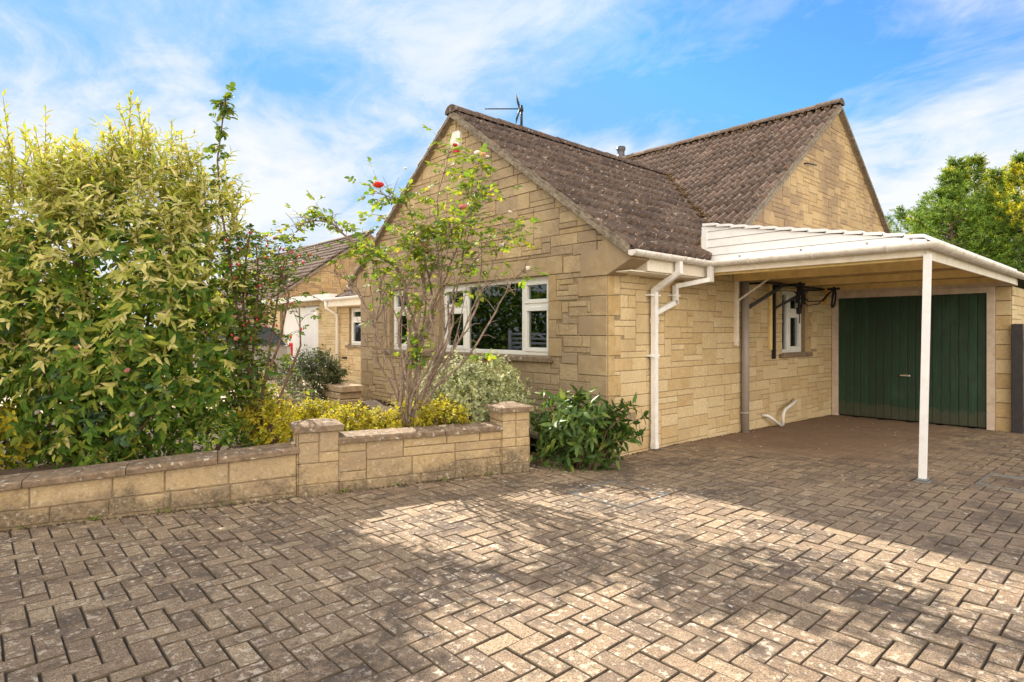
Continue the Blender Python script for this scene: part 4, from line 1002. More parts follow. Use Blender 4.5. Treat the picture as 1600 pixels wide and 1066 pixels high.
# ------------------------------------------------------------------ big shrub left
bx = P(150, 700, 5.5); bx.z = .35
t = thing('forsythia_bush', bx, 'huge golden green shrub with long pointed leaves filling the left of the garden', 'shrub')
gold, green, stm = Leaves(), Leaves(), MB()
blobs = [(P(40, 435, 5.9), 1.15, .95, 1.02), (P(205, 445, 5.9), .90, .9, 1.10), (P(130, 590, 5.45), 1.15, .62, .85), (P(270, 560, 5.6), .64, .62, .85), (P(-130, 480, 5.7), 1.1, 1.0, 1.2), (P(225, 335, 6.1), .55, .6, .50), (P(318, 420, 6.0), .36, .5, .85)]
for bi, (c, rx, rd, rz) in enumerate(blobs):
    n = int(165*(rx*rz+rx*rd+rd*rz))
    for f_, cnt, sh in ((-.1, n, (.72, 1.0)), (1.1, int(n*.45), (.55, 1.0)), (.2, int(n*.5), (.25, .72))):
        p, o = ellcam(cnt, c, rx, rd, rz, sh, zmin=.45, front=f_ if f_ < 1 else None)
        cl_ = np.sin(p[:,0]*4.3+p[:,2]*2.1+1)*np.sin(p[:,1]*4.7-p[:,2]*3.3)+.5*np.sin(p[:,2]*8.1+p[:,0]*5+p[:,1]*3)
        k = wall_clear(p) & (RNG.random(len(p)) < np.clip(.62+.55*cl_, np.where(p[:,2] < 1.6, .55, .14), 1)); p, o, cl_ = p[k], o[k], cl_[k]
        if not len(p): continue
        p = p+o*(.10*np.clip(cl_, -1, 1))[:,None]
        hi = p[:,2] + RNG.normal(0, .28, len(p))
        topm = hi > 2.15
        d_top = nrmz(o*.55+UP*.75+RNG.normal(0, .22, p.shape)); d_low = nrmz(o*.9+UP*.15+RNG.normal(0, .25, p.shape))
        if sh[1] > .9:
            shoots(gold, stm, p[topm], d_top[topm], RNG.uniform(.28, .55, topm.sum()), 15, .115, .035, .22, 48, stemr=.004, leafdroop=.22, stemfrac=.6, grow=.2)
            mid = ~topm & (hi > 1.45) & (RNG.random(len(p)) < .45)
            shoots(gold, stm, p[mid], nrmz(d_low[mid]+UP*.3), RNG.uniform(.25, .45, mid.sum()), 12, .118, .034, .45, 50, leafdroop=.55, stemfrac=.4, grow=.2)
            lo = ~topm & ~mid & (RNG.random(len(p)) < .90); lg = ~topm & ~mid & ~lo
            shoots(gold, stm, p[lg]+o[lg]*.06, d_low[lg], RNG.uniform(.15, .3, lg.sum()), 10, .10, .038, .3, 55, leafdroop=.4, stemfrac=.4, grow=.2)
            shoots(green, stm, p[lo], d_low[lo], RNG.uniform(.2, .36, lo.sum()), 11, .108, .043, .35, 55, leafdroop=.6, stemfrac=.4, grow=.1)
        else: shoots(green, None, p, d_low, RNG.uniform(.2, .35, len(p)), 7, .11, .05, .2, 60, leafdroop=.4)
# tall shoots along the top outline
tips = [(5,150),(20,215),(40,205),(55,198),(72,170),(95,235),(110,225),(118,205),(140,245),(165,215),(172,190),(185,205),(196,205),(205,148),(212,205),(225,190),(238,200),(250,230),(262,215),(280,245),(295,250),(300,262),(318,290),(352,258),(365,300),(130,240),(80,215),(150,255),(-20,180),(345,330),(268,188),(-60,160),(233,178),(192,220)]
for (u, v) in tips:
    d_ = 5.9+rnd.uniform(-.35, .35); tip = np.array(P(u, v, d_)); h = rnd.uniform(.55, .85); lean = np.array(R_)*rnd.uniform(-.14, .14)
    shoots(gold, stm, (tip-UP*h-lean)[None], (UP*h+lean)[None], np.array([h]), 24, .118, .036, .0, 36, stemr=.005, leafdroop=.0, grow=.25, t0=.05)
    for _ in range(2):
        q = tip-UP*h*rnd.uniform(.7, 1.1)+np.array(R_)*rnd.uniform(-.15, .15); shoots(gold, stm, q[None], (UP+np.array(R_)*rnd.uniform(-.5, .5))[None], np.array([h*.6]), 17, .115, .035, .0, 40, stemr=.004, leafdroop=.05, grow=.2)
for k in range(16):                       # main stems
    b = bx+Vector((rnd.uniform(-.35, .35), rnd.uniform(-.4, .4), 0)); e = Vector(P(rnd.uniform(-60, 330), rnd.uniform(250, 420), 5.9)); m1 = b.lerp(e, .5)+Vector((0, 0, .3))
    stm.tube([b, b.lerp(m1, .5)+Vector((rnd.uniform(-.05, .05), 0, .05)), m1, e], [.022, .018, .014, .007], 6)
gold.build('foliage', M['lf_gold'], t, 'golden long-leaved upper growth'); green.build('foliage', M['lf_green'], t, 'deep green lower growth'); stm.build('stem', M['bark'], t)
# small yellow shrub at the frame's left edge over the wall
b0 = P(-10, 720, 4.75)
t = thing('yellow_leaf_shrub', b0, 'small shrub with yellowing leaves at the far left spilling over the wall coping', 'shrub')
lv, stm = Leaves(), MB()
p, o = ellcam(150, P(-30, 680, 4.85), .30, .25, .42, (.3, 1), zmin=.42); shoots(lv, stm, p, nrmz(o+UP*.2), .22, 9, .075, .036, .3, 50, leafdroop=.4)
lv.build('foliage', M['lf_yellow'], t); stm.build('stem', M['bark'], t)
# grey-green rose with faded blooms growing through the front of the big shrub
def rose_flower(mb, c, r, axis=(0, 0, 1), seed=0, full=1.0):
    rr = random.Random(seed); ax = Vector(axis).normalized(); s = ax.cross(Vector((.3, .9, .2))).normalized(); q = ax.cross(s)
    for l, (rad, hgt, npet) in enumerate(((.25, .75, 3), (.50, .85, 4), (.78, .80, 5), (1.0, .55, 6))):
        if rad > full+.01: continue
        for k in range(npet):
            a0 = 2*pi*(k+.5*l)/npet+rr.uniform(-.15, .15); sp = 1.9*pi/npet*.62; vs = []
            for i, (hh, rf) in enumerate(((-.15, .25), (.35, .88), (.85, 1.08))):
                for j in (-1, -.35, .35, 1):
                    an = a0+j*sp*(1 if i else .5); e = rad*rf*r*(1-.10*abs(j)); z = (hh*hgt-(.10 if (i == 2 and abs(j) == 1) else 0))*r
                    vs.append(Vector(c)+(s*cos(an)+q*sin(an))*e+ax*z)
            mb.add(vs, [(i*4+j, i*4+j+1, i*4+j+5, i*4+j+4) for i in range(2) for j in range(3)], 0, True)
def compound(lv, p, d, L_, W_, size=.11, tmpl='r', droop=.25):
    """rose leaves: five leaflets on a short stalk"""
    n = len(p); d = nrmz(d-UP*droop*RNG.uniform(0, 1.2, (n, 1))); nr = nrmz(UP+RNG.normal(0, .45, (n, 3))+CAMV*.2); sd_ = nrmz(np.cross(d, nr))
    sz = RNG.uniform(.75, 1.15, n)
    for (t_, s_, f_) in ((.42, 1, .82), (.42, -1, .82), (.75, 1, .95), (.75, -1, .95), (1.0, 0, 1.1)):
        pos = p+d*(size*sz*t_)[:,None]; ax = d*(.45 if s_ else 1)+sd_*s_*.9+RNG.normal(0, .1, (n, 3)); lv.add(pos, ax, nr+RNG.normal(0, .2, (n, 3)), L_*f_*sz, W_*f_*sz, tmpl, .16, .2)
b0 = P(190, 715, 5.0); b0.z = .4
t = thing('shrub_rose', b0, 'rose with large grey green leaves and faded blooms threaded through the big shrub', 'rose bush')
lv, stm = Leaves(), MB()
for pts in ([(190, 700), (205, 640), (215, 590)], [(190, 700), (170, 650), (150, 640)], [(190, 700), (240, 650), (262, 600)], [(60, 705), (50, 560), (20, 460)], [(65, 705), (80, 640), (95, 600)], [(60, 705), (85, 560), (120, 520)]):
    pp = [Vector(P(u+rnd.uniform(-6, 6), v, 4.93+.05*i)) for i, (u, v) in enumerate(pts)]; stm.tube(pp, [.008, .006, .003], 5)
    for k in range(7):
        q = pp[1].lerp(pp[2], k/6) if k > 1 else pp[0].lerp(pp[1], .6+.3*k); compound(lv, np.array([q]), np.array([R_*rnd.uniform(-1, 1)+Z*rnd.uniform(-.3, .6)-F_*.6]), .082, .058, .13, droop=.4)
lv.build('foliage', M['lf_blue'], t); stm.build('cane', M['bark'], t)
fl = MB()
for i, (u, v) in enumerate(((200, 580), (208, 648), (162, 630), (120, 545), (60, 645), (118, 548), (370, 530))):
    mb = MB(); rose_flower(mb, P(u, v, 4.82 if u < 300 else 5.4), .022, (-R_*0+Z*.6-F_*.8), i); mb.build('rose_flower', M['petal_white'] if i % 3 else M['petal_pink'], t)

# ------------------------------------------------------------------ rose with red hips
b0 = P(402, 690, 5.75); b0.z = .38
t = thing('hip_rose', b0, 'tall wild rose covered in red hips between the big shrub and the blooming rose', 'rose bush')
lv, stm = Leaves(), MB(); hips = []
canes = [[(404,690),(400,620),(385,560),(370,480),(358,400),(345,320),(340,250),(350,175),(352,150)], [(400,690),(395,630),(372,585),(352,520)], [(408,690),(410,620),(420,560),(432,480),(440,420),(455,390)],
         [(402,690),(392,600),(398,520),(405,440),(400,380)], [(412,690),(430,640),(450,590),(470,540),(468,480)], [(398,690),(380,640),(366,600),(360,560)], [(404,690),(412,600),(436,540),(452,460),(432,400)], [(395,690),(388,560),(380,470),(385,400),(392,360)]]
for ci, cn in enumerate(canes):
    dd = 5.75; pp = []
    dv = rnd.uniform(-.35, .35)
    for i, (u, v) in enumerate(cn): pp.append(Vector(P(u, v, dd+dv*i/len(cn))))
    n = len(pp); stm.tube(pp, [.014*(1-i/n)+.003 for i in range(n)], 6)
    for i in range(2, n):
        cnt = (14 if ci in (2, 4, 6) else 20) if ci else 11
        for _ in range(cnt):
            q = pp[i-1].lerp(pp[i], rnd.random()); dr = Vector((rnd.gauss(0, 1), rnd.gauss(0, 1), rnd.gauss(.2, .7))).normalized(); ln = rnd.uniform(.06, .30) if not (ci == 0 and i > 5) else rnd.uniform(.02, .06)
            e = q+dr*ln
            if ci in (1, 2, 4, 6) and .95 < e.z < 1.72 and e.dot(R_) > -2.46 and rnd.random() < .85: continue   # the bush is thin on this side
            stm.tube([q, q.lerp(e, .5)+Z*.02, e], [.003, .0025, .0015], 3, cap=False)
            if ci == 0 and i > 4:
                compound(lv, np.array([e, q]), np.array([dr, -dr]), .055, .045, .07, droop=.5)
            else:
                compound(lv, np.array([e, q.lerp(e, .5), q.lerp(e, .8)]), np.array([dr, Vector((dr.y, -dr.x, .2)), Vector((-dr.y, dr.x, .1))]), .042, .033, .085, droop=.3)
                if e.z > 1.4: hips.append(e)
lv.build('foliage', M['lf_hip'], t); stm.build('cane', M['bark'], t)
rnd.shuffle(hips); mh = None
for q in hips[:90]:
    if mh is None:
        mb = MB(); mb.lathe((0, 0, -.014), [(.003, 0), (.0095, .005), (.0115, .013), (.008, .022), (.003, .026)], 8); o = mb.build('rose_hip', M['hip'], t, origin=(0, 0, 0)); mh = o.data; o.location = q-WL[t.name]
    else:
        o = bpy.data.objects.new('rose_hip', mh); C.collection.objects.link(o); o.parent = t; o.location = q-WL[t.name]
    o.scale = (1, 1, rnd.uniform(.9, 1.3))

# ------------------------------------------------------------------ blooming rose in the middle
b0 = P(638, 672, 6.0); b0.z = .42
t = thing('blooming_rose', b0, 'tall leggy rose with bare lower canes and colourful blooms before the front gable', 'rose bush')
lv, stm = Leaves(), MB()
A = [(640,672)]
canes = [[(618,610),(597,545),(575,490),(560,452),(545,440),(520,425)], [(622,600),(606,540),(600,470),(590,420),(575,395)], [(648,600),(652,540),(667,470),(655,400),(640,330),(622,312),(594,302)],
 [(665,600),(692,530),(686,450),(680,380),(688,300),(705,240)], [(672,590),(700,500),(720,420),(735,340),(740,280),(748,250)], [(680,610),(730,560),(765,500),(800,440),(823,426)],
 [(690,590),(725,520),(745,470),(775,400),(797,345)], [(655,560),(640,480),(618,420),(560,385),(520,350),(480,348),(452,378)], [(660,620),(700,560),(740,500),(755,450),(790,440),(806,462)],
 [(655,570),(668,500),(700,430),(720,370),(723,335)], [(645,560),(655,480),(662,430),(664,392)], [(630,590),(640,520),(625,450),(640,390),(672,340)], [(634,600),(622,520),(640,440),(700,370),(758,315)],
 [(668,590),(705,520),(710,450),(750,400),(785,360)], [(626,620),(640,560),(676,500),(670,430),(650,370),(610,345)], [(650,610),(682,550),(676,480),(700,400),(700,350)], [(612,600),(590,560),(588,500),(606,450),(630,420)]]
trunk = [Vector(P(640, 672, 6.0)), Vector(P(648, 640, 6.0)), Vector(P(668, 600, 6.0)), Vector(P(690, 560, 6.05)), Vector(P(703, 520, 6.05)), Vector(P(700, 470, 6.1))]
stm.tube(trunk, [.030, .026, .022, .018, .014, .009], 8)
nb = []
def u_skip(q): return sin(q.x*9+q.z*7)*sin(q.y*8-q.z*6+1) < -.35
for ci, cn in enumerate(canes):
    x0 = 640+rnd.uniform(-18, 8); dv = rnd.uniform(-.45, .40); cn = [(x0, 674)]+cn; n = len(cn)
    pp = [Vector(P(u+rnd.uniform(-3, 3), v, 6.0+dv*i/n)) for i, (u, v) in enumerate(cn)]
    fine = []
    for i in range(n-1):                  # Catmull-Rom so that the canes bend rather than kink
        p0, p1, p2, p3 = pp[max(i-1, 0)], pp[i], pp[i+1], pp[min(i+2, n-1)]
        for k in range(5):
            tt = k/5; fine.append(.5*((2*p1)+(p2-p0)*tt+(2*p0-5*p1+4*p2-p3)*tt*tt+(3*p1-p0-3*p2+p3)*tt**3)+Vector((rnd.gauss(0, .006), rnd.gauss(0, .006), 0)))
    fine.append(pp[-1]); m = len(fine); r0 = rnd.uniform(.010, .018)
    stm.tube(fine, [r0*(1-i/m*.75) for i in range(m)], 6)
    arch = ci in (7,)
    for _ in range(1 if ci % 2 else 2):                   # long side shoots forking off the lower half
        i = rnd.randint(int(m*.22), int(m*.6)); q = fine[i]; dr = (fine[min(i+4, m-1)]-q).normalized()+Vector((rnd.gauss(0, .3), rnd.gauss(0, .3), .25)); dr.normalize(); l_ = rnd.uniform(.30, .75)
        e1_ = q+dr*l_*.5+Vector((rnd.gauss(0, .02), rnd.gauss(0, .02), 0)); e2_ = q+dr*l_+Z*.08+Vector((rnd.gauss(0, .04), rnd.gauss(0, .04), 0)); stm.tube([q, e1_, e2_], [r0*.55, r0*.4, .002], 5, cap=False)
        if e2_.z > 1.95: compound(lv, np.array([e2_, e1_.lerp(e2_, .6), e1_.lerp(e2_, .8)]), np.array([dr, Vector((dr.y, -dr.x, .2)), Vector((-dr.y, dr.x, .2))]), .056, .044, .09, droop=.45)
    for i in range(4, m):
        q = fine[i]; v_ = 518-(q.z-1.5)*940/6
        pr = 1.0 if v_ < 470 or arch else .75
        for _ in range(3 if (v_ < 400 and rnd.random() < .35) or arch else (2 if v_ < 450 else 1)):
            if rnd.random() > pr: continue
            dr = Vector((rnd.gauss(0, 1), rnd.gauss(0, 1), rnd.gauss(.55, .6))).normalized(); ln = rnd.uniform(.07, .27); e = q+dr*ln
            if not (v_ < 470 or arch) : ln *= 1.3
            mid = q.lerp(e, .5)+Z*.02; stm.tube([q, mid, e], [.0035, .0028, .0018], 4, cap=False)
            if v_ < 470 or arch or rnd.random() < .10:
                k = (3 if rnd.random() < .7 else 2) if v_ < 420 or arch else (2 if rnd.random() < .5 else 0)
                if v_ > 400 and not arch and rnd.random() < .55: k = 0
                if u_skip(e): k = 0
                if k:
                    ps = [e, mid, q.lerp(e, .75)][:k]; ds = [dr, Vector((dr.y, -dr.x, .15)), Vector((-dr.y, dr.x, .15))][:k]
                    compound(lv, np.array(ps), np.array(ds), .057, .045, .095, droop=.45)
lv.build('foliage', M['lf_rose'], t); stm.build('cane', M['bark_grey'], t)
for i, (u, v, r, m_, fu) in enumerate(((592, 292, .042, 'petal_red', 1), (711, 229, .026, 'petal_red', .8), (725, 326, .040, 'petal_pink', 1), (765, 308, .022, 'petal_pink', .8), (665, 385, .036, 'petal_pink', 1), (670, 395, .030, 'petal_pink', 1),
      (746, 240, .026, 'petal_white', 1), (756, 243, .026, 'petal_pink', .8), (762, 246, .018, 'petal_white', .8), (797, 333, .020, 'petal_white', .8), (810, 340, .018, 'petal_pink', .6), (767, 372, .026, 'petal_white', 1), (783, 385, .022, 'petal_white', 1), (826, 421, .026, 'petal_white', 1), (634, 265, .020, 'petal_white', .6), (760, 383, .016, 'petal_pink', .8))):
    mb = MB(); rose_flower(mb, P(u, v, 5.85+(.0 if i < 3 else .1)), r*1.25, Z*.7-F_*.55+R_*rnd.uniform(-.3, .3), i+20, fu)
    mb.build('rose_flower', M[m_], t)

# ------------------------------------------------------------------ variegated shrub below the window, golden shrubs, laurel and others
def mound(name, label, cat, c, rx, rd, rz, n, k, L_, W_, mat, group=None, ln=(.08, .16), tmpl='8', shell=(.55, 1.0), zmin=None, stem='bark', up=.35, ang=55, droop=.1):
    base = Vector(c); base.z = (zmin or .3)-.03; t = thing(name, base, label, cat, group); lv, stm = Leaves(), MB()
    p, o = ellcam(n, c, rx, rd, rz, shell, zmin=zmin)
    k_ = wall_clear(p, .22); p, o = p[k_], o[k_]
    bumpf = 1+.10*np.sin(p[:,0]*9+p[:,2]*5)+.08*np.sin(p[:,1]*13+1)
    p = np.array(c)+(p-np.array(c))*bumpf[:,None]
    shoots(lv, stm, p, nrmz(o+UP*up+RNG.normal(0, .3, p.shape)), RNG.uniform(*ln, len(p)), k, L_, W_, droop, ang, tmpl, stemfrac=.35, stemr=.0025)
    for i in range(7): e = Vector(p[i*3 % len(p)]); stm.tube([base, base.lerp(e, .5)+Z*.05, e], [.010, .007, .003], 5)
    lv.build('foliage', M[mat], t); stm.build('stem', M[stem], t); return t
mound('variegated_shrub', 'rounded cream and green variegated shrub under the picture window', 'shrub', P(735, 635, 6.75), .70, .50, .50, 1500, 9, .042, .026, 'lf_vari', zmin=.32)
G = 'low golden shrubs behind the garden wall'
for (u, v, d_, rx, rz, lab, nn_) in ((690, 662, 6.0, .30, .17, 'low golden shrub between the blooming rose and the right hand pier', 330), (600, 668, 5.95, .17, .13, 'smallest golden shrub at the foot of the blooming rose', 150), (548, 668, 6.0, .25, .15, 'low golden shrub just right of the middle pier', 300),
      (425, 668, 5.7, .22, .22, 'bright yellow shrub left of the middle pier', 300), (495, 652, 6.4, .28, .12, 'golden shrub behind the middle pier', 300), (400, 640, 6.6, .28, .25, 'loose golden shrub behind the stems of the hip rose', 260), (655, 648, 6.5, .25, .13, 'golden shrub half hidden behind the blooming rose canes', 200)):
    mound('golden_shrub', lab, 'shrub', P(u, v, d_), rx, rx*.8, rz, nn_, 8, .040, .022, 'lf_yellow', G, ln=(.06, .14), zmin=.34, up=.7)
mound('lavender', 'small greyish purple plant between the hip rose and the stone trough', 'plant', P(440, 632, 7.2), .34, .3, .22, 260, 10, .05, .010, 'lf_grey', ln=(.12, .25), up=1.2, zmin=.3)
mound('foliage_plant', 'dark leafy ground plant at the foot of the big shrub', 'plant', P(330, 690, 5.35), .35, .22, .18, 160, 8, .06, .028, 'lf_green', zmin=.38, up=.8)
mound('evergreen_shrub', 'dark rounded evergreen shrub beside the stone planter by the porch', 'shrub', P(490, 590, 10.2), .48, .42, .38, 700, 9, .055, .026, 'lf_ever', ln=(.12, .24), zmin=.22, up=.6)
# laurel at the corner of the house
c = P(908, 672, 6.25); base = Vector((c.x, c.y, .1))
t = thing('laurel_bush', base, 'glossy green laurel bush growing at the front corner of the house', 'shrub'); lv, stm = Leaves(), MB()
for k in range(46):
    an = rnd.uniform(0, 2*pi); rr_ = rnd.uniform(.02, .22); b = Vector((c.x+cos(an)*rr_, c.y+sin(an)*rr_*.6, .09)); w = rnd.uniform(.25, .62)*(1 if k % 3 else .6); h = rnd.uniform(.38, .80)*(1 if w > .3 else 1.05)
    dirx = cos(an)*w; e = b+R_*(dirx*.95)+F_*(sin(an)*w*.5)+Z*h*(1-.45*w)
    if e.x < -4.0 and e.y > 5.12: e.y = 5.08
    m1 = b.lerp(e, .5)+Z*.12; stm.tube([b, m1, e], [.010, .007, .004], 5)
    for (f0, f1, kk) in ((b.lerp(m1, .55), m1, 5), (m1, e, 9)):
        dvec = np.array([f1-f0]); l_ = (f1-f0).length; shoots(lv, None, np.array([f0]), dvec, np.array([l_]), kk, .125, .045, 0, 60, leafdroop=.45, t0=.1, curl=.3, fold=.15)
    shoots(lv, None, np.array([e]), np.array([e-m1]), np.array([.06]), 7, .12, .042, 0, 50, leafdroop=.35, t0=.3, curl=.3, fold=.15)
p, o = ellcam(230, P(905, 675, 6.25), .46, .30, .40, (.3, 1.0), zmin=.16)
k_ = p[:,1] < 5.1; p, o = p[k_], o[k_]
shoots(lv, None, p, nrmz(o+RNG.normal(0, .3, p.shape)-UP*.1), .12, 5, .115, .042, .3, 60, leafdroop=.6, curl=.3, fold=.15)
lv.build('foliage', M['lf_laurel'], t); stm.build('stem', M['bark'], t)
# ------------------------------------------------------------------ conifers beyond the garage
def conifer(u, v, d_, rad, label, n, gold=.0, seed=0):
    top = P(u, v, d_); H = top.z; t = thing('conifer_tree', (top.x, top.y, 0), label, 'tree', 'conifers beyond the garage')
    mb = MB(); mb.tube([(top.x, top.y, 0), (top.x+.1, top.y, H*.45), (top.x, top.y, H*.8), tuple(top)], [.15, .08, .022, .008], 8); 
    z = np.concatenate([RNG.uniform(.6, H*.80, int(n*.8)), RNG.uniform(H*.72, H*.99, int(n*.2))]); an = RNG.uniform(0, 2*pi, len(z)); q = 1-z/H
    lump = 1+.18*np.sin(an*3+z*1.7+seed)+.12*np.sin(an*5-z*2.9)
    r = rad*np.clip(q, 0, 1)**.62*lump*RNG.uniform(.45, 1.0, len(z))**.5
    r = np.where(z > H*.84, r*.34, r)
    d = np.stack([np.cos(an), np.sin(an), np.zeros_like(an)], 1); p = np.array([top.x, top.y, 0])+d*r[:,None]+UP*z[:,None]
    dirs = nrmz(d*(.9)+UP*(.55+.6*(z/H)[:,None])+RNG.normal(0, .25, d.shape)); ln = RNG.uniform(.35, .75, len(z))*(1-.45*(z/H))
    g = (RNG.random(len(z)) < gold) & (np.sin(p[:,0]*1.7+p[:,2]*1.3) > 0)
    for mask, mt in ((~g, 'lf_conifer'), (g, 'lf_conifer_gold')):
        if mask.sum() < 3: continue
        lv = Leaves(); shoots(lv, None, p[mask], dirs[mask], ln[mask], 16, .17, .055, .18, 42, '4', grow=.45, leafdroop=.1)
        lv.build('crown', M[mt], t)
    lim = [i for i in range(0, len(z), max(1, len(z)//60))]
    for i in lim: mb.tube([(top.x, top.y, z[i]-.3*r[i]), tuple(p[i])], [.03, .008], 4, cap=False)
    mb.build('trunk', M['bark'], t)
conifer(1494, 252, 21, 2.5, 'left conifer of the row beyond the garage, with a thin spire', 1900, .12, 1)
conifer(1523, 248, 22, 2.5, 'second conifer of the row beyond the garage', 1700, .28, 2)
conifer(1596, 245, 20, 2.6, 'conifer with golden patches at the right edge of the picture', 2100, .60, 3)
conifer(1558, 268, 21, 2.4, 'third conifer of the row, slightly lower than its neighbours', 1600, .2, 4)
conifer(1485, 272, 19.5, 1.9, 'lower conifer in front of the left spire', 1300, .10, 7)
conifer(1408, 326, 24, 1.3, 'small conifer peeping over the carport beside the main gable', 500, 0, 5)
conifer(1690, 235, 20, 2.8, 'tall conifer beyond the right edge of the picture', 1500, .1, 6)
conifer(1388, 340, 30, 1.2, 'distant thin conifer just right of the main gable', 300, 0, 8)
# ------------------------------------------------------------------ neighbouring house, garage block and car
nb_ = thing('neighbour_house', (-26, 11, 0), 'neighbouring stone house with dark tiled roof and gable end behind the link garage', 'house')
mb = MB(); XN = -20.0
fr = Frame((XN, 0, 0), (0, 1, 0), (1, 0, 0))
wall(mb, fr, 7.3, 16.3, 0, 5.1, halfs=[(.70, 1, 5.06+.70*11), (-.70, 1, 5.06-.70*11)], seed=41, wmin=3, wmax=6, proud=.01)
wall(mb, Frame((0, 7.3, 0), (1, 0, 0), (0, -1, 0)), -32, XN-.26, 0, 2.4, seed=42, wmin=3, wmax=6)
mb.build('wall', [M['mortar'], M['gable_stone'], M['quoin']], nb_)
mb = MB(); hy = 4.1; c_ = 1/math.hypot(1, .70); s_ = .70*c_
def e3(X, Y): return (X, Y, 5.10-.70*abs(Y-11))
slab(mb, e3(-33, 11-hy), e3(XN+.05, 11-hy), e3(XN+.05, 11), e3(-33, 11), mi=1); slab(mb, e3(-33, 11+hy), e3(XN+.05, 11+hy), e3(XN+.05, 11), e3(-33, 11), mi=1)
tiles(mb, e3(XN+.08, 11-hy), (-1, 0, 0), (0, c_, s_), 13, hy/c_); mb.build('roof', [M['tile2'], M['mortar']], nb_)
mb = MB(); ridge(mb, (-33, 11, 5.16), (XN+.08, 11, 5.16)); mb.build('ridge_tile', M['tile2'], nb_)
mb = MB(); a = Vector((XN+.02, 11, 5.10)); b = Vector((XN+.02, 11-hy, 5.10-.70*hy)); mb.prism([a, b, b-Z*.09, a-Z*.09], (.09, 0, 0)); mb.build('verge', M['verge'], nb_)
t = thing('link_garage', (-17.5, 9, 0), 'flat roofed garage with white door joining the two houses', 'garage')
mb = MB(); fr = Frame((0, 7.3, 0), (1, 0, 0), (0, -1, 0))
wall(mb, fr, -19.98, -15.03, .0, 2.42, holes=[(-19.0, 0, -16.2, 2.24)], seed=44, wmin=3, wmax=6); mb.box((-19.98, 7.6, 2.42), (-15.03, 12, 2.46)); mb.build('wall', [M['mortar'], M['side_stone'], M['quoin']], t)
mb = MB(); mb.box((-19.98, 7.0, 2.36), (-15.02, 7.29, 2.50)); mb.build('fascia', M['upvc'], t)
mb = MB(); 
for k in range(12): mb.box((-18.98+k*.231, 7.40, .2), (-18.98+k*.231+.225, 7.43, 2.2), 0, .004)
mb.box((-19.0, 7.431, .15), (-16.2, 7.45, 2.24)); mb.build('garage_door', M['upvc'], t)
mb = MB(); mb.lathe((-16.05, 7.18, 1.85), [(.03, 0), (.075, .03), (.085, .2), (.05, .26), (.02, .30)], 10); mb.box((-16.08, 7.2, 2.0), (-16.02, 7.29, 2.05)); mb.build('wall_lamp', M['upvc'], t)
# stone trough and brick planter near the porch
t = thing('stone_trough', P(452, 640, 9.2), 'pale stone garden trough in front of the dark evergreen shrub', 'planter')
mb = MB(); c = P(452, 640, 9.2); z0 = .19
for (h0, h1, e0, e1_) in ((0, .20, .0, .05),):
    vs = []
    for (z, e) in ((z0, 0), (z0+.22, .06), (z0+.25, .075), (z0+.25, .02), (z0+.17, .0)):
        for (sx, sy) in ((-1, -1), (1, -1), (1, 1), (-1, 1)): vs.append((c.x+sx*(.42+e), c.y+sy*(.19+e), z))
    fs = [(3, 2, 1, 0)]+[(r*4+i, r*4+(i+1) % 4, r*4+4+(i+1) % 4, r*4+4+i) for r in range(4) for i in range(4)]+[(16, 17, 18, 19)]
    mb.add(vs, fs)
mb.build('basin', M['trough'], t)
t = thing('stone_planter', P(540, 622, 10.0), 'low reddish stone planter block beside the porch path', 'planter')
mb = MB(); c = P(533, 625, 10.0); 
for i in range(4):
    for j in range(3):
        off = .12 if i % 2 else 0; mb.box((c.x-.30+j*.22+off*.5, c.y-.2, .19+i*.11), (c.x-.30+j*.22+.21+off*.5, c.y+.2, .19+i*.11+.102), 0, .012)
mb.build('block', M['trough'], t)
# silver car parked by the white garage door
cx_, yb = -17.05, 6.55
t = thing('parked_car', (cx_, 4.6, .19), 'silver hatchback parked in front of the white garage door', 'car')
g0 = .19
body = [(0, .35), (.02, .62), (.05, .90), (.30, .93), (1.2, .95), (2.6, .93), (3.3, .86), (3.95, .70), (4.05, .50), (4.02, .28), (.1, .22)]
mb = MB(); vs = []; n = len(body)
for (xo, k) in ((-.80, .96), (-.86, 1), (.86, 1), (.80, .96)):
    for (l, z) in body: vs.append((cx_+xo, yb-2.0-(l-2.0)*k*1.0, g0+ (z if k == 1 else .22+(z-.22)*.98)))
fs = [tuple(range(n-1, -1, -1)), tuple(range(3*n, 4*n))]+[(r*n+i, r*n+(i+1) % n, r*n+n+(i+1) % n, r*n+n+i) for r in range(3) for i in range(n)]
mb.add(vs, fs, 0); 
roofp = [(.42, 1.42), (.60, 1.49), (1.3, 1.53), (2.0, 1.49), (2.25, 1.42)]
vs = [(cx_+x, yb-l, g0+z) for x in (-.58, .58) for l, z in roofp]; m = len(roofp); mb.add(vs+[(x, y, z-.05) for x, y, z in vs], [(i, i+1, m+i+1, m+i) for i in range(m-1)]+[(2*m+i+1, 2*m+i, 3*m+i, 3*m+i+1) for i in range(m-1)]+[(i+1, i, 2*m+i, 2*m+i+1) for i in range(m-1)]+[(m+i, m+i+1, 3*m+i+1, 3*m+i) for i in range(m-1)]+[(0, m, 3*m, 2*m), (m-1, 3*m-1, 4*m-1, 2*m-1)], 0)
for sx in (-1, 1):                        # window pillars
    for (l0, z0, l1, z1) in ((.08, .93, .44, 1.44), (1.30, .94, 1.35, 1.50), (2.95, .90, 2.22, 1.44)): mb.tube([(cx_+sx*.80, yb-l0, g0+z0), (cx_+sx*.585, yb-l1, g0+z1)], .035, 4, sq=True, smooth=False)
mb.build('body', M['car_silver'], t)
mb = MB(); low = [(.12, .93), (2.92, .91)]; top = [(.46, 1.44), (2.2, 1.44)]
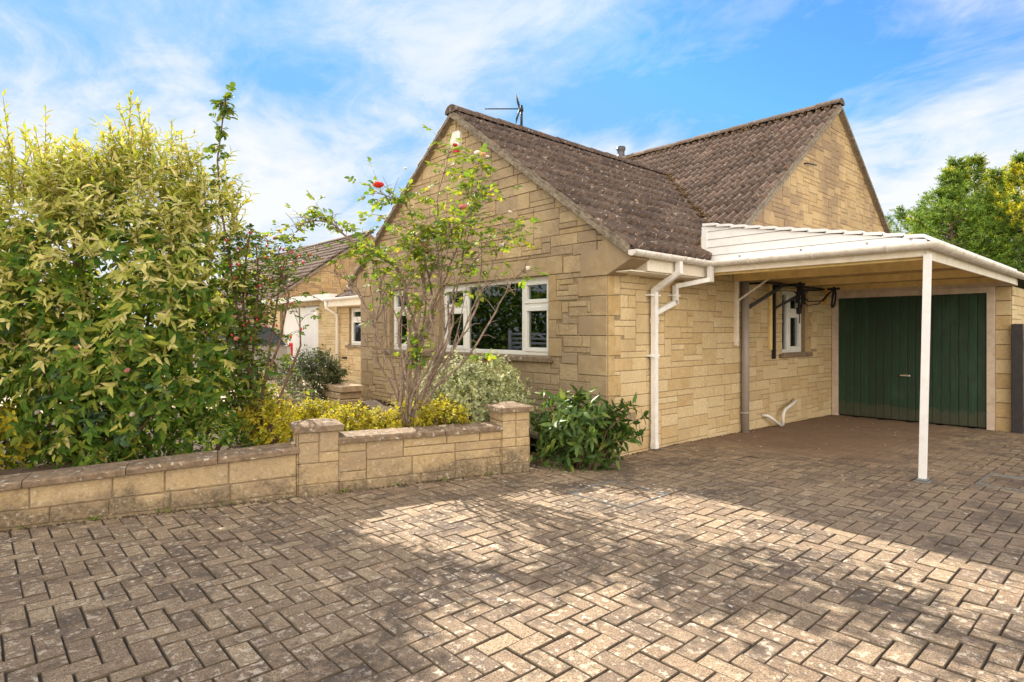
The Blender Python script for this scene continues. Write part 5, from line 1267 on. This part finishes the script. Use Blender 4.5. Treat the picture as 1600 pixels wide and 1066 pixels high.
vs = [(cx_+sx*.775, yb-l, g0+z) for sx in (-1, 1) for l, z in low]+[(cx_+sx*.565, yb-l, g0+z) for sx in (-1, 1) for l, z in top]
mb.add(vs, [(0, 1, 5, 4), (3, 2, 6, 7), (2, 0, 4, 6), (1, 3, 7, 5), (4, 5, 7, 6)]); mb.build('window', M['car_glass'], t)
for sx in (-1, 1):
    mb = MB(); mb.box((cx_+sx*.62, yb-.03, g0+.62), (cx_+sx*.845, yb+.035, g0+1.0), 0, .02); mb.build('tail_light', M['lamp_red'], t)
    for l in (.72, 3.25):
        w_ = thing('wheel', (cx_+sx*.76, yb-l, g0+.31), None, None); w_.parent = t; w_.location = WL[w_.name]-WL[t.name]
        mb = MB(); mb.tube([(cx_+sx*.68, yb-l, g0+.31), (cx_+sx*.86, yb-l, g0+.31)], .31, 20, smooth=False); mb.build('tyre', M['tyre'], w_)
        mb = MB(); mb.tube([(cx_+sx*.70, yb-l, g0+.31), (cx_+sx*.873, yb-l, g0+.31)], .20, 12, smooth=False); mb.build('rim', M['steel'], w_)
# fallen leaves and petals on the drive and coping
lv = Leaves(); n = 150; X = RNG.uniform(-5, .5, n); Y = RNG.uniform(1, 11, n); k = (X > -4.35-.286*(4.18-Y)) | (Y > 4.3); k &= (Y < 5.1) | (X > -4.1); X, Y = X[k], Y[k]
zz_ = np.array([gz(y) for y in Y])+.007
lv.add(np.stack([X, Y, zz_], 1), np.stack([RNG.normal(size=len(X)), RNG.normal(size=len(X)), np.zeros(len(X))], 1), np.tile(UP, (len(X), 1)), .030, .018, '8', .2, -.1)
tag(lv.build('fallen_leaves', M['petal_white']), 'scattered small dry leaves and petals lying on the block paving', 'fallen leaves', kind='stuff')
# moss, grit and small weeds gathered along the foot of the garden wall and the house
mb = MB()
def foot(r):
    s = r.uniform(.0, 6.2); p = wallpt(s, -.012-abs(r.gauss(0, .022))); return Vector((p.x, p.y, .104))
mossbits(mb, foot, 520, .011, seed=12)
mossbits(mb, lambda r: (lambda y: Vector((XE+.012+abs(r.gauss(0, .03)), y, gz(y)+.004)))(r.uniform(5.2, 11.5)), 380, .010, seed=13)
tag(mb.build('foot_moss', M['soil']), 'dark moss and grit gathered along the foot of the walls', 'moss', kind='stuff')
lv = Leaves(); n = 46; ss = RNG.uniform(.1, 4.4, n); ss = np.round(ss*2.3)/2.3+RNG.normal(0, .03, n)
q = np.array([wallpt(s_, -.02) for s_ in ss]); q[:,2] = .10; lv.add(q, RNG.normal(0, .6, q.shape)+UP, RNG.normal(size=q.shape), .045, .012, '8')
tag(lv.build('wall_foot_weeds', M['lf_green']), 'tiny green weeds growing where the drive meets the garden wall', 'weeds', kind='stuff')
# hedge and field gate across the road, seen in the window glass
t = thing('roadside_hedge', (4, -14, 0), 'dark hedge across the road mirrored in the picture window', 'hedge')
lv = Leaves(); n = 24000; p = np.stack([RNG.uniform(-58, 6, n), RNG.uniform(-15.5, -13.5, n), RNG.uniform(0, 4.3, n)], 1); p[:,2] *= 1+.15*np.sin(p[:,0]*1.3)
lv.add(p, RNG.normal(size=p.shape), RNG.normal(size=p.shape)+UP, .36, .22, '4'); lv.build('foliage', M['lf_green'], t)
mb = MB(); 
for x in np.arange(-57, 6, 2.2): mb.tube([(x, -14.5, 0), (x+.1, -14.5, 4.2)], .05, 5)
mb.build('trunk', M['bark'], t)
t = thing('field_gate', (-20.5, -9.5, 0), 'white five bar gate across the road mirrored in the picture window', 'gate')
mb = MB()
for x in (-22.4, -18.6): mb.box((x-.06, -9.56, 0), (x+.06, -9.44, 1.55))
mb.build('gate_post', M['white_paint'], t); mb = MB()
for z in (.3, .52, .74, .96, 1.18): mb.box((-22.33, -9.52, z+.15), (-18.67, -9.48, z+.24))
for (xa, xb) in ((-22.3, -20.5), (-18.7, -20.5)): mb.tube([(xa, -9.55, .45), (xb, -9.55, 1.40)], .04, 4)
mb.build('bars', M['white_paint'], t)
